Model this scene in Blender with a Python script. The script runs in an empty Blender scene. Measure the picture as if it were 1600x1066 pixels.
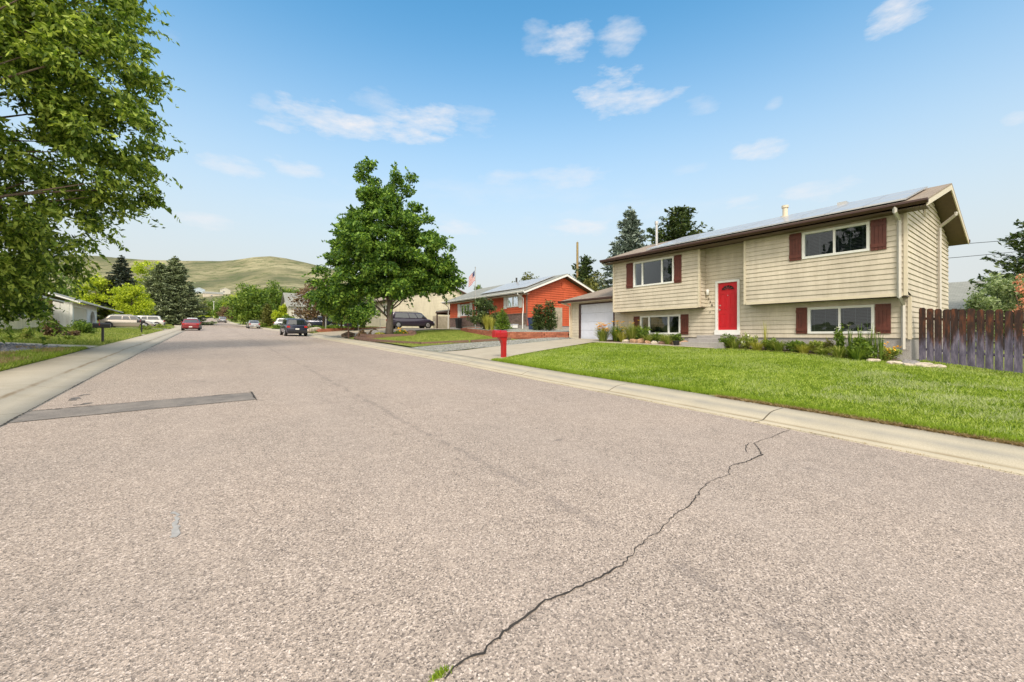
import bpy, math, random
import numpy as np
from math import sin, cos, pi, radians
from mathutils import Vector
C = bpy.context.scene
COL = C.collection
RNG = np.random.default_rng(7)
random.seed(7)

# ------------------------------------------------------------------ camera, sky, sun
cam = bpy.data.cameras.new('camera'); camo = bpy.data.objects.new('camera', cam); COL.objects.link(camo)
cam.lens = 14.4; cam.sensor_width = 36; cam.shift_y = -0.0056
cam.clip_start = 0.05; cam.clip_end = 9000
camo.location = (0, 0, 1.6)
YAW = math.atan(472/640)
camo.rotation_euler = (radians(90), 0, -YAW)
C.camera = camo
CT, ST = cos(YAW), sin(YAW)
C.view_settings.view_transform = 'Standard'; C.view_settings.look = 'None'
C.view_settings.gamma = 1; C.view_settings.exposure = 0.5

SUN_EL = radians(45)
SUN_DIR = Vector((-0.60, -0.80, 0)).normalized()      # horizontal direction towards the sun
sd = Vector((SUN_DIR.x*cos(SUN_EL), SUN_DIR.y*cos(SUN_EL), sin(SUN_EL)))
sl = bpy.data.lights.new('sun', 'SUN'); sl.energy = 2.05; sl.angle = radians(12); sl.color = (1, 0.90, 0.76)
so = bpy.data.objects.new('sun', sl); COL.objects.link(so); so.location = (0, 0, 60)
so.rotation_euler = (-sd).to_track_quat('-Z', 'Y').to_euler()

W = bpy.data.worlds.new('World'); C.world = W; W.use_nodes = True
wt = W.node_tree; wt.nodes.clear()
def wn(t, **k):
    n = wt.nodes.new(t)
    for a, b in k.items(): setattr(n, a, b)
    return n
def wl(a, b): wt.links.new(a, b)
def wmath(op, a, b=None, c=None, clamp=False):
    n = wn('ShaderNodeMath', operation=op); n.use_clamp = clamp
    for i, v in enumerate((a, b, c)):
        if v is None: continue
        if isinstance(v, (int, float)): n.inputs[i].default_value = v
        else: wl(v, n.inputs[i])
    return n.outputs[0]
def wdot(v, d):
    n = wn('ShaderNodeVectorMath', operation='DOT_PRODUCT'); wl(v, n.inputs[0]); n.inputs[1].default_value = d
    return n.outputs['Value']
sky = wn('ShaderNodeTexSky', sky_type='NISHITA'); sky.sun_disc = False
sky.sun_elevation = SUN_EL; sky.sun_rotation = math.atan2(SUN_DIR.x, SUN_DIR.y)
sky.air_density = 1.0; sky.dust_density = 0.6; sky.ozone_density = 1.6; sky.altitude = 1700
tc = wn('ShaderNodeTexCoord')
vdir = tc.outputs['Generated']
# clouds: patches of sky direction (azimuth / elevation), edges broken up by noise
def px_dir(x, y):
    X = (x-800)/640; Z = (524-y)/640
    return Vector((X*CT + ST, -X*ST + CT, Z)).normalized()
nz = wn('ShaderNodeTexNoise'); nz.inputs['Scale'].default_value = 13; nz.inputs['Detail'].default_value = 7; nz.inputs['Roughness'].default_value = .62
mp = wn('ShaderNodeMapping'); mp.inputs['Scale'].default_value = (1, 1, 3.2); mp.inputs['Location'].default_value = (2.3, .7, .35)
wl(vdir, mp.inputs['Vector']); wl(mp.outputs[0], nz.inputs['Vector'])
nzv = wmath('MULTIPLY', wmath('SUBTRACT', nz.outputs['Fac'], .5), 3.9)
CL = [(500, 186, 95, 26, .75), (590, 200, 130, 18, 1.0), (670, 188, 62, 26, .8), (455, 190, 50, 20, .7), (590, 158, 40, 18, .3), (740, 186, 36, 24, .35),
      (365, 262, 55, 18, .6), (460, 262, 46, 18, .6), (412, 160, 22, 14, .35), (885, 66, 48, 26, .7), (965, 58, 38, 24, .5), (840, 60, 26, 24, .35),
      (955, 150, 55, 34, .85), (1015, 156, 52, 18, .7), (1095, 164, 32, 14, .3), (1402, 18, 58, 26, .85), (1185, 233, 48, 17, .7), (1285, 298, 70, 16, .6),
      (885, 275, 62, 18, .45), (785, 278, 44, 14, .4), (900, 355, 60, 14, .65), (1162, 317, 36, 12, .55), (1590, 184, 26, 12, .5), (310, 345, 70, 14, .5),
      (718, 356, 40, 13, .55), (262, 55, 30, 14, .2), (1210, 160, 14, 10, .3), (760, 300, 240, 20, .15), (1000, 330, 190, 18, .14), (560, 330, 200, 18, .12), (1080, 262, 34, 10, .2)]
mask = None
for (x, y, w, h, a) in CL:
    f = px_dir(x, y); r = Vector((f.y, -f.x, 0)).normalized(); u = r.cross(f)
    k = (1+((x-800)/640)**2+((524-y)/640)**2)**.5
    wx = w/640/k/ (1+((x-800)/640)**2)**.5; hy = h/640/k
    da = wmath('MULTIPLY', wdot(vdir, r), 1/wx); db = wmath('MULTIPLY', wdot(vdir, u), 1/hy)
    d2 = wmath('ADD', wmath('MULTIPLY', da, da), wmath('MULTIPLY', db, db))
    front = wmath('GREATER_THAN', wdot(vdir, f), 0)
    m = wmath('SUBTRACT', wmath('ADD', .85, nzv), wmath('MULTIPLY', d2, .85))
    m = wmath('MULTIPLY', wmath('MULTIPLY', m, .65, clamp=True), wmath('MULTIPLY', front, min(1, a*1.15)))
    mask = m if mask is None else wmath('MAXIMUM', mask, m)
# Nishita sky deepened to the clear blue of the photograph, pale towards the horizon
hs = wn('ShaderNodeMixRGB', blend_type='MULTIPLY'); hs.inputs['Fac'].default_value = 1; hs.inputs['Color2'].default_value = (1.1, 2.2, 2.2, 1)
wl(sky.outputs[0], hs.inputs['Color1'])
sep = wn('ShaderNodeSeparateXYZ'); wl(vdir, sep.inputs[0])
hz = wn('ShaderNodeMapRange'); hz.interpolation_type = 'SMOOTHSTEP'
wl(sep.outputs['Z'], hz.inputs['Value']); hz.inputs['From Min'].default_value = .08; hz.inputs['From Max'].default_value = .67
hz.inputs['To Min'].default_value = 1; hz.inputs['To Max'].default_value = 0
mxh = wn('ShaderNodeMixRGB'); mxh.inputs['Color2'].default_value = (5.2, 5.5, 5.5, 1)
wl(hz.outputs[0], mxh.inputs['Fac']); wl(hs.outputs[0], mxh.inputs['Color1'])
mx = wn('ShaderNodeMixRGB'); mx.inputs['Color2'].default_value = (6.4, 6.35, 6.5, 1)
wl(mask, mx.inputs['Fac']); wl(mxh.outputs[0], mx.inputs['Color1'])
# unseen bright sky glow behind the camera, added as soft front fill light
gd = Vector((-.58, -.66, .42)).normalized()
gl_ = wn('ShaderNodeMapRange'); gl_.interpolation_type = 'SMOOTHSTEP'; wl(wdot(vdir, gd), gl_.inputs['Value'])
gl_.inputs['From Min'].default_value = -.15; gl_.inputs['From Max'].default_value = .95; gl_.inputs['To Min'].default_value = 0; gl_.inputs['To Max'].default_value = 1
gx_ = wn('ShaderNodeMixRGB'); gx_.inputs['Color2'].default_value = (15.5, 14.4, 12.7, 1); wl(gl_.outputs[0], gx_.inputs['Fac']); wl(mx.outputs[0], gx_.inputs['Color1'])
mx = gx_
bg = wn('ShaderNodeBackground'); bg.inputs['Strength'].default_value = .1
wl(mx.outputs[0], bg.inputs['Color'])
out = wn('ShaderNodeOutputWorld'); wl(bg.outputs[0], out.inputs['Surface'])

# ------------------------------------------------------------------ helpers
ORG = {}
def tag(o, label=None, cat=None, group=None, kind=None):
    if label: o['label'] = label
    if cat: o['category'] = cat
    if group: o['group'] = group
    if kind: o['kind'] = kind
    return o
def thing(name, label, cat, loc=(0, 0, 0), group=None):
    o = bpy.data.objects.new(name, None); COL.objects.link(o); o.location = loc; o.empty_display_size = .2
    ORG[o] = np.array(loc, float)
    return tag(o, label, cat, group)
def copy_tree(o, parent=None):
    c = o.copy(); COL.objects.link(c)
    if parent: c.parent = parent
    for ch in list(o.children): copy_tree(ch, c)
    return c

class MB:
    def __init__(s): s.v = []; s.f = []; s.n = 0; s.m = []; s.cur = 0
    def add(s, V, F):
        V = np.asarray(V, float).reshape(-1, 3); s.v.append(V)
        s.f += [tuple(i+s.n for i in f) for f in F]; s.m += [s.cur]*len(F); s.n += len(V); return s
    def box(s, x0, x1, y0, y1, z0, z1):
        return s.add([(x0,y0,z0),(x1,y0,z0),(x1,y1,z0),(x0,y1,z0),(x0,y0,z1),(x1,y0,z1),(x1,y1,z1),(x0,y1,z1)],
                     [(0,3,2,1),(4,5,6,7),(0,1,5,4),(1,2,6,5),(2,3,7,6),(3,0,4,7)])
    def obox(s, c, ex, ey, ez):     # centre + three half-extent vectors
        c, ex, ey, ez = (np.array(a, float) for a in (c, ex, ey, ez))
        V = [c+a*ex+b*ey+d*ez for d in (-1, 1) for (a, b) in ((-1,-1),(1,-1),(1,1),(-1,1))]
        return s.add(V, [(0,3,2,1),(4,5,6,7),(0,1,5,4),(1,2,6,5),(2,3,7,6),(3,0,4,7)])
    def quad(s, a, b, c, d): return s.add([a, b, c, d], [(0,1,2,3)])
    def poly(s, P): return s.add(P, [tuple(range(len(P)))])
    def prism(s, P, d):             # planar polygon P extruded by vector d
        n = len(P); P = [np.array(p, float) for p in P]; d = np.array(d, float)
        F = [tuple(range(n))[::-1], tuple(range(n, 2*n))]+[(i, (i+1) % n, n+(i+1) % n, n+i) for i in range(n)]
        return s.add(P+[p+d for p in P], F)
    def tube(s, pts, rad, k=8, cap=True):
        P = [np.array(p, float) for p in pts]; n = len(P)
        if not hasattr(rad, '__len__'): rad = [rad]*n
        V = []; prev = None
        for i in range(n):
            t = P[min(i+1, n-1)]-P[max(i-1, 0)]; t = t/(np.linalg.norm(t)+1e-9)
            if prev is None:
                a = np.array([0, 0, 1.]) if abs(t[2]) < .9 else np.array([1., 0, 0]); a = np.cross(t, a)
            else: a = prev-t*np.dot(prev, t)
            a = a/(np.linalg.norm(a)+1e-9); prev = a; b = np.cross(t, a)
            for j in range(k):
                an = 2*pi*j/k; V.append(P[i]+rad[i]*(cos(an)*a+sin(an)*b))
        F = [(i*k+j, i*k+(j+1) % k, (i+1)*k+(j+1) % k, (i+1)*k+j) for i in range(n-1) for j in range(k)]
        if cap: F += [tuple(range(k))[::-1], tuple((n-1)*k+j for j in range(k))]
        return s.add(V, F)
    def cyl(s, c, r, z0, z1, k=16): return s.tube([(c[0], c[1], z0), (c[0], c[1], z1)], r, k)
    def loft(s, secs, cap=True):
        k = len(secs[0]); n = len(secs); V = [p for q in secs for p in q]
        F = [(i*k+j, i*k+(j+1) % k, (i+1)*k+(j+1) % k, (i+1)*k+j) for i in range(n-1) for j in range(k)]
        if cap: F += [tuple(range(k))[::-1], tuple((n-1)*k+j for j in range(k))]
        return s.add(V, F)
    def build(s, name, mat, parent=None, origin=None, smooth=False, bevel=0, seg=2, label=None):
        V = np.concatenate(s.v) if s.v else np.zeros((0, 3))
        if parent is not None: o0 = ORG[parent]
        elif origin is not None: o0 = np.array(origin, float)
        else: o0 = np.array([V[:,0].mean(), V[:,1].mean(), V[:,2].min()])
        me = bpy.data.meshes.new(name); me.from_pydata((V-o0).tolist(), [], s.f)
        for m in (mat if isinstance(mat, (list, tuple)) else [mat]): me.materials.append(m)
        if isinstance(mat, (list, tuple)): me.polygons.foreach_set('material_index', s.m)
        if smooth: me.polygons.foreach_set('use_smooth', [True]*len(me.polygons))
        me.update()
        o = bpy.data.objects.new(name, me); COL.objects.link(o); ORG[o] = o0
        if parent is not None: o.parent = parent
        else: o.location = o0
        if bevel:
            b = o.modifiers.new('bevel', 'BEVEL'); b.width = bevel; b.segments = seg; b.limit_method = 'ANGLE'; b.angle_limit = radians(35)
        if label: o['label'] = label
        return o
def fastmesh(name, V, F, mat, parent=None, origin=None):
    """V (n,3), F (m,k) arrays"""
    V = np.asarray(V, np.float32); F = np.asarray(F, np.int32); k = F.shape[1]
    if parent is not None: o0 = ORG[parent]
    elif origin is not None: o0 = np.array(origin, float)
    else: o0 = np.array([V[:,0].mean(), V[:,1].mean(), V[:,2].min()])
    me = bpy.data.meshes.new(name)
    me.vertices.add(len(V)); me.vertices.foreach_set('co', (V-o0.astype(np.float32)).ravel())
    me.loops.add(F.size); me.loops.foreach_set('vertex_index', F.ravel())
    me.polygons.add(len(F)); me.polygons.foreach_set('loop_start', np.arange(0, F.size, k, dtype=np.int32))
    me.update(calc_edges=True); me.materials.append(mat)
    o = bpy.data.objects.new(name, me); COL.objects.link(o); ORG[o] = o0
    if parent is not None: o.parent = parent
    else: o.location = o0
    return o

# ------------------------------------------------------------------ materials
class NT:
    def __init__(s, name):
        s.m = bpy.data.materials.new(name); s.m.use_nodes = True; s.t = s.m.node_tree
        s.b = s.t.nodes['Principled BSDF']; s.o = s.t.nodes['Material Output']
        s.pos = s.n('ShaderNodeNewGeometry').outputs['Position']
    def n(s, t, **k):
        x = s.t.nodes.new(t)
        for a, b in k.items(): setattr(x, a, b)
        return x
    def l(s, a, b): s.t.links.new(a, b)
    def noise(s, scale, detail=3, rough=.55, vec=None, stretch=None):
        x = s.n('ShaderNodeTexNoise'); x.inputs['Scale'].default_value = scale; x.inputs['Detail'].default_value = detail; x.inputs['Roughness'].default_value = rough
        v = vec or s.pos
        if stretch:
            mp = s.n('ShaderNodeMapping'); mp.inputs['Scale'].default_value = stretch; s.l(v, mp.inputs['Vector']); v = mp.outputs[0]
        s.l(v, x.inputs['Vector']); return x.outputs['Fac']
    def ramp(s, fac, stops, interp='LINEAR'):
        r = s.n('ShaderNodeValToRGB'); r.color_ramp.interpolation = interp
        e = r.color_ramp.elements
        while len(e) < len(stops): e.new(.5)
        for el, (p, c) in zip(e, stops): el.position = p; el.color = (*c, 1) if len(c) == 3 else c
        s.l(fac, r.inputs[0]); return r.outputs[0]
    def mix(s, fac, a, b, mode='MIX'):
        x = s.n('ShaderNodeMixRGB', blend_type=mode)
        for i, v in zip((0, 1, 2), (fac, a, b)):
            if isinstance(v, (int, float)): x.inputs[i].default_value = v
            elif isinstance(v, tuple): x.inputs[i].default_value = (*v, 1)
            else: s.l(v, x.inputs[i])
        return x.outputs[0]
    def math(s, op, a, b=None, clamp=False):
        x = s.n('ShaderNodeMath', operation=op); x.use_clamp = clamp
        for i, v in enumerate((a, b)):
            if v is None: continue
            if isinstance(v, (int, float)): x.inputs[i].default_value = v
            else: s.l(v, x.inputs[i])
        return x.outputs[0]
    def bump(s, h, dist=.01, strength=1):
        x = s.n('ShaderNodeBump'); x.inputs['Distance'].default_value = dist; x.inputs['Strength'].default_value = strength
        s.l(h, x.inputs['Height']); s.l(x.outputs[0], s.b.inputs['Normal'])
    def base(s, c):
        if isinstance(c, tuple): s.b.inputs['Base Color'].default_value = (*c, 1)
        else: s.l(c, s.b.inputs['Base Color'])
    def set(s, **k):
        for a, v in k.items(): s.b.inputs[a.replace('_', ' ')].default_value = v
def dim(c, f): return tuple(min(1, x*f) for x in c)
def plain(name, c, rough=.6, var=.18, scale=4, metallic=0, bump=0, fine=0, spec=.5, coat=0):
    t = NT(name); n = t.noise(scale, 5, .6)
    col = t.ramp(n, [(.25, dim(c, 1-var)), (.75, dim(c, 1+var))])
    if fine: col = t.mix(.5, col, t.ramp(t.noise(fine, 2), [(.3, dim(c, .6)), (.7, dim(c, 1.45))]), 'MIX')
    t.base(col); t.set(Roughness=rough, Metallic=metallic)
    t.b.inputs['Specular IOR Level'].default_value = spec; t.b.inputs['Coat Weight'].default_value = coat
    if bump: t.bump(t.noise(fine or scale*6, 4), bump)
    return t.m
def leafmat(name, dark, mid, light, trans=.3, rough=.55):
    t = NT(name); g = t.n('ShaderNodeNewGeometry'); r = g.outputs['Random Per Island']
    n = t.noise(.9, 3); f = t.math('ADD', t.math('MULTIPLY', r, .6), t.math('MULTIPLY', n, .5), True)
    col = t.ramp(f, [(.12, dark), (.5, mid), (.9, light)])
    t.base(col); t.set(Roughness=rough); t.b.inputs['Specular IOR Level'].default_value = .35
    tr = t.n('ShaderNodeBsdfTranslucent'); t.l(t.mix(1, col, (1.25, 1.3, .7), 'MULTIPLY'), tr.inputs['Color'])
    ms = t.n('ShaderNodeMixShader'); ms.inputs[0].default_value = trans
    t.l(t.b.outputs[0], ms.inputs[1]); t.l(tr.outputs[0], ms.inputs[2]); t.l(ms.outputs[0], t.o.inputs['Surface'])
    return t.m
def glass(name, tint=(.02, .03, .035), rough=.02, refl=.0):
    t = NT(name); tr = t.n('ShaderNodeBsdfTransparent'); tr.inputs[0].default_value = (.55, .62, .66, 1)
    gl = t.n('ShaderNodeBsdfGlossy'); gl.inputs['Roughness'].default_value = rough; gl.inputs['Color'].default_value = (.8, .84, .88, 1)
    fr = t.n('ShaderNodeFresnel'); fr.inputs['IOR'].default_value = 1.5
    x = t.math('ADD', fr.outputs[0], refl, True)
    t.bump(t.noise(1.3, 2), .01)
    bmp = t.b.inputs['Normal'].links[0].from_socket; t.l(bmp, gl.inputs['Normal'])
    ms = t.n('ShaderNodeMixShader'); t.l(x, ms.inputs[0]); t.l(tr.outputs[0], ms.inputs[1]); t.l(gl.outputs[0], ms.inputs[2])
    t.l(ms.outputs[0], t.o.inputs['Surface']); return t.m
MT = {}
# asphalt: exposed tan / pink / grey aggregate, a seam down the middle, faint wear
t = NT('asphalt')
v = t.n('ShaderNodeTexVoronoi'); v.inputs['Scale'].default_value = 112; t.l(t.pos, v.inputs['Vector'])
sv = t.n('ShaderNodeSeparateColor'); t.l(v.outputs['Color'], sv.inputs[0])
agg = t.ramp(sv.outputs[0], [(0, (.03, .028, .026)), (.15, (.15, .13, .115)), (.42, (.31, .265, .218)), (.7, (.39, .33, .27)), (.88, (.50, .425, .345)), (1, (.72, .635, .545))])
v2 = t.n('ShaderNodeTexVoronoi'); v2.inputs['Scale'].default_value = 210; t.l(t.pos, v2.inputs['Vector'])
s2 = t.n('ShaderNodeSeparateColor'); t.l(v2.outputs['Color'], s2.inputs[0])
agg2 = t.ramp(s2.outputs[1], [(0, (.09, .08, .07)), (.3, (.27, .23, .19)), (.8, (.40, .34, .275)), (1, (.54, .465, .38))])
col = t.mix(.32, agg, agg2)
col = t.mix(1, col, t.ramp(t.noise(.35, 4), [(.3, (.93, .93, .93)), (.7, (1.08, 1.06, 1.04))]), 'MULTIPLY')
col = t.mix(1, col, t.ramp(t.noise(5, 4, .7), [(.3, (.9, .9, .9)), (.7, (1.08, 1.08, 1.08))]), 'MULTIPLY')
sx = t.n('ShaderNodeSeparateXYZ'); t.l(t.pos, sx.inputs[0])
wob = t.math('MULTIPLY', t.math('SUBTRACT', t.noise(1.2, 3), .5), .25)
trk = None
for c0 in (-.2, 1.5, 3.6, 5.4):
    q = t.math('SUBTRACT', 1, t.math('MULTIPLY', t.math('ABSOLUTE', t.math('ADD', t.math('SUBTRACT', sx.outputs['X'], c0), wob)), 1.9), True)
    trk = q if trk is None else t.math('MAXIMUM', trk, q)
trk = t.math('MULTIPLY', trk, t.ramp(t.noise(.45, 4, stretch=(1, .25, 1)), [(.35, (.25,)*3), (.65, (1,)*3)]))
col = t.mix(t.math('MULTIPLY', trk, .22), col, (.40, .345, .29))
col = t.mix(t.ramp(t.noise(.8, 6, .75, stretch=(1, .5, 1)), [(.60, (0,)*3), (.72, (.3,)*3)]), col, (.15, .13, .115))
col = t.mix(t.ramp(t.noise(2.6, 3, .6), [(.72, (0,)*3), (.76, (.55,)*3)]), col, (.12, .105, .095))
dd = t.math('ABSOLUTE', t.math('ADD', t.math('SUBTRACT', sx.outputs['X'], 2.45), wob))
seam = t.math('MULTIPLY', t.math('SUBTRACT', 1, t.math('MULTIPLY', dd, 12), True), t.math('GREATER_THAN', t.noise(3, 3), .47))
col = t.mix(t.math('MULTIPLY', seam, .35), col, (.13, .115, .105))
col = t.mix(1, col, (1.10, 1.07, 1.11), 'MULTIPLY')
t.base(col); t.set(Roughness=.92); t.b.inputs['Specular IOR Level'].default_value = .2
t.bump(t.math('ADD', v.outputs['Distance'], t.math('MULTIPLY', t.noise(110, 3), .5)), .004, .7); MT['asphalt'] = t.m
t = NT('patch_asphalt')   # rolled-in trench fill, scuffed
col = t.ramp(t.noise(60, 4, .8), [(.3, (.13, .12, .11)), (.6, (.235, .21, .188)), (.8, (.34, .30, .265))])
col = t.mix(1, col, t.ramp(t.noise(2.2, 5, .7), [(.3, (.66, .66, .68)), (.7, (1.3, 1.27, 1.24))]), 'MULTIPLY')
t.base(col); t.set(Roughness=.9); t.bump(t.noise(80, 3), .005); MT['patch'] = t.m
MT['tar'] = plain('tar', (.035, .03, .026), .9, .3)
t = NT('concrete'); 
col = t.ramp(t.noise(1.3, 6, .65), [(.25, (.31, .265, .195)), (.5, (.385, .335, .255)), (.75, (.45, .40, .31))])
col = t.mix(.3, col, t.ramp(t.noise(70, 3, .7), [(.3, (.28, .24, .18)), (.7, (.62, .56, .45))]))
t.base(col); t.set(Roughness=.9); t.bump(t.noise(60, 4), .003); MT['concrete'] = t.m
t = NT('pavement_concrete')     # rust-brown dirt line where the gutter meets the walk, slab joints, scattered stains
col = t.ramp(t.noise(.9, 6, .65), [(.25, (.31, .27, .21)), (.5, (.385, .34, .27)), (.75, (.45, .405, .325))])
col = t.mix(.3, col, t.ramp(t.noise(70, 3, .7), [(.3, (.28, .24, .18)), (.7, (.62, .56, .45))]))
sx = t.n('ShaderNodeSeparateXYZ'); t.l(t.pos, sx.inputs[0])
wv = t.math('MULTIPLY', t.math('SUBTRACT', t.noise(.7, 4), .5), .12)
d = t.math('SUBTRACT', 1, t.math('MULTIPLY', t.math('ABSOLUTE', t.math('ADD', t.math('ADD', sx.outputs['X'], 3.03), wv)), 22), True)
col = t.mix(t.math('MULTIPLY', d, t.ramp(t.noise(1.1, 4), [(.35, (.15,)*3), (.6, (.9,)*3)])), col, (.21, .145, .075))
jo = t.math('ABSOLUTE', t.math('SUBTRACT', t.math('FRACT', t.math('MULTIPLY', t.math('ADD', sx.outputs['Y'], .9), 1/3.1)), .5))
col = t.mix(t.math('MULTIPLY', t.math('LESS_THAN', jo, .003), .8), col, (.13, .10, .07))
col = t.mix(t.ramp(t.noise(.5, 6, .7), [(.56, (0,)*3), (.72, (.5,)*3)]), col, (.33, .27, .17))
t.base(col); t.set(Roughness=.9); t.bump(t.noise(60, 4), .003); MT['pavement'] = t.m
t = NT('curb_concrete')        # rolled kerb, traffic grime along the rounded nose
col = t.ramp(t.noise(1.1, 6, .65), [(.25, (.33, .285, .20)), (.5, (.405, .352, .25)), (.75, (.475, .415, .30))])
col = t.mix(.3, col, t.ramp(t.noise(70, 3, .7), [(.3, (.3, .26, .2)), (.7, (.75, .68, .56))]))
sx = t.n('ShaderNodeSeparateXYZ'); t.l(t.pos, sx.inputs[0])
for c0, hw, cc, am in ((8.14, .17, (.25, .24, .215), .75), (7.87, .06, (.23, .17, .09), .8)):
    d = t.math('SUBTRACT', 1, t.math('MULTIPLY', t.math('ABSOLUTE', t.math('SUBTRACT', sx.outputs['X'], c0)), 1/hw), True)
    col = t.mix(t.math('MULTIPLY', t.math('MULTIPLY', d, am), t.ramp(t.noise(1.7, 4), [(.3, (.4,)*3), (.6, (1,)*3)])), col, cc)
jo = t.math('ABSOLUTE', t.math('SUBTRACT', t.math('FRACT', t.math('MULTIPLY', t.math('ADD', sx.outputs['Y'], 2.05), 1/3.5)), .5))
col = t.mix(t.math('LESS_THAN', jo, .0035), col, (.1, .08, .05))
t.base(col); t.set(Roughness=.9); t.bump(t.noise(60, 4), .003); MT['curb'] = t.m
def grassmat(name, a, b, c, sc=1.6):
    t = NT(name); col = t.ramp(t.noise(sc, 6, .7), [(.25, a), (.5, b), (.78, c)])
    col = t.mix(.4, col, t.ramp(t.noise(28, 4, .75), [(.3, dim(a, .6)), (.7, dim(c, 1.1))]))
    t.base(col); t.set(Roughness=.9); t.b.inputs['Specular IOR Level'].default_value = .1; t.bump(t.noise(25, 5, .8), .05); return t.m
MT['lawn'] = grassmat('lawn_soil', (.10, .17, .014), (.15, .24, .02), (.2, .3, .035))
MT['yard'] = grassmat('yard_ground', (.13, .18, .035), (.2, .25, .055), (.3, .3, .1), .7)
MT['drylawn'] = grassmat('dry_lawn', (.15, .19, .04), (.22, .26, .055), (.33, .33, .10), .9)
MT['field'] = grassmat('field_ground', (.16, .18, .06), (.24, .24, .09), (.3, .29, .13), .03)
t = NT('gravel'); v = t.n('ShaderNodeTexVoronoi'); v.inputs['Scale'].default_value = 22; t.l(t.pos, v.inputs['Vector'])
sv = t.n('ShaderNodeSeparateColor'); t.l(v.outputs['Color'], sv.inputs[0])
col = t.ramp(sv.outputs[0], [(0, (.1, .1, .09)), (.4, (.25, .26, .23)), (.8, (.4, .41, .37)), (1, (.58, .56, .5))])
col = t.mix(t.ramp(t.noise(.9, 4), [(.5, (0, 0, 0)), (.7, (.5, .5, .5))]), col, (.27, .26, .10))
t.base(col); t.set(Roughness=.9); t.bump(v.outputs['Distance'], .02); MT['gravel'] = t.m
t = NT('hill_grass')
col = t.ramp(t.noise(.006, 6, .6), [(.34, (.12, .13, .08)), (.5, (.235, .22, .13)), (.64, (.35, .32, .20))])
sp = t.ramp(t.noise(.028, 9, .78, stretch=(1, 1, 2.2)), [(.50, (0, 0, 0)), (.57, (1, 1, 1))])
col = t.mix(t.math('MULTIPLY', sp, .8), col, (.10, .125, .06))
t.base(col); t.set(Roughness=1); t.b.inputs['Specular IOR Level'].default_value = 0; t.bump(t.noise(.02, 8, .7), 9); MT['hill'] = t.m
def sidingmat(name, c, grime=.12):
    t = NT(name); col = t.ramp(t.noise(.8, 5, .6), [(.25, dim(c, 1-grime)), (.75, dim(c, 1+grime*.7))])
    col = t.mix(1, col, t.ramp(t.noise(9, 4, .7, stretch=(1, 1, 9)), [(.3, (.94, .94, .93)), (.7, (1.04, 1.04, 1.04))]), 'MULTIPLY')
    col = t.mix(1, col, t.ramp(t.noise(4, 5, .75, stretch=(1, 1, .15)), [(.35, (.88, .87, .85)), (.6, (1.04, 1.04, 1.04))]), 'MULTIPLY')
    t.base(col); t.set(Roughness=.6); t.b.inputs['Specular IOR Level'].default_value = .3; return t.m
MT['beige'] = sidingmat('beige_siding', (.565, .505, .415), .2)
MT['beige2'] = sidingmat('pale_beige_siding', (.66, .60, .47))
MT['orange'] = sidingmat('orange_red_siding', (.52, .10, .04))
MT['whiteboard'] = sidingmat('white_board', (.78, .78, .74))
MT['greyhouse'] = sidingmat('pale_grey_siding', (.55, .53, .46))
MT['bluegrey'] = sidingmat('blue_grey_siding', (.42, .5, .58))
MT['white'] = plain('white_paint', (.72, .72, .7), .45, .05)
MT['cream'] = plain('cream_trim', (.60, .53, .41), .5, .07)
MT['garagew'] = plain('garage_door_white', (.60, .63, .74), .5, .06, 2)
MT['spout'] = plain('grey_white_metal', (.50, .475, .44), .45, .06)
MT['soffit'] = plain('brown_soffit', (.11, .075, .045), .7, .2)
MT['brown'] = plain('dark_brown_metal', (.06, .028, .024), .4, .2)
MT['shutter'] = plain('red_brown_shutter', (.105, .024, .014), .55, .3, 8)
MT['reddoor'] = plain('red_door', (.48, .006, .014), .45, .1)
MT['redplastic'] = plain('red_plastic', (.37, .010, .014), .35, .15, 9)
MT['black'] = plain('black_plastic', (.015, .015, .018), .4, .2)
MT['iron'] = plain('dark_metal', (.03, .03, .03), .45, .2)
MT['galv'] = plain('grey_metal', (.5, .5, .5), .4, .1, metallic=.6)
MT['interior'] = plain('dark_room', (.006, .008, .011), .9, .3)
MT['blind'] = plain('blind_slat', (.10, .11, .115), .6, .1)
MT['glass'] = glass('window_glass', refl=.02)
MT['carglass'] = plain('car_glass', (.02, .025, .03), .04, .1, spec=1, coat=1)
MT['bark'] = plain('bark', (.12, .085, .06), .9, .35, 3, bump=.03, fine=25)
MT['barkgrey'] = plain('grey_bark', (.17, .14, .115), .9, .35, 3, bump=.03, fine=25)
MT['polewood'] = plain('pole_wood', (.30, .22, .10), .9, .2, 2)
MT['foundation'] = plain('grey_concrete', (.33, .31, .30), .9, .25, 3, bump=.004, fine=40)
MT['timber'] = plain('weathered_timber', (.17, .10, .075), .9, .35, 3, bump=.01, fine=20)
MT['rock'] = plain('tan_rock', (.40, .25, .15), .9, .35, 5, bump=.02, fine=14)
MT['palerock'] = plain('pale_rock', (.48, .42, .34), .9, .25, 5, bump=.02, fine=14)
MT['greyrock'] = plain('grey_rock', (.22, .21, .21), .9, .3, 5, bump=.02, fine=14)
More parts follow.
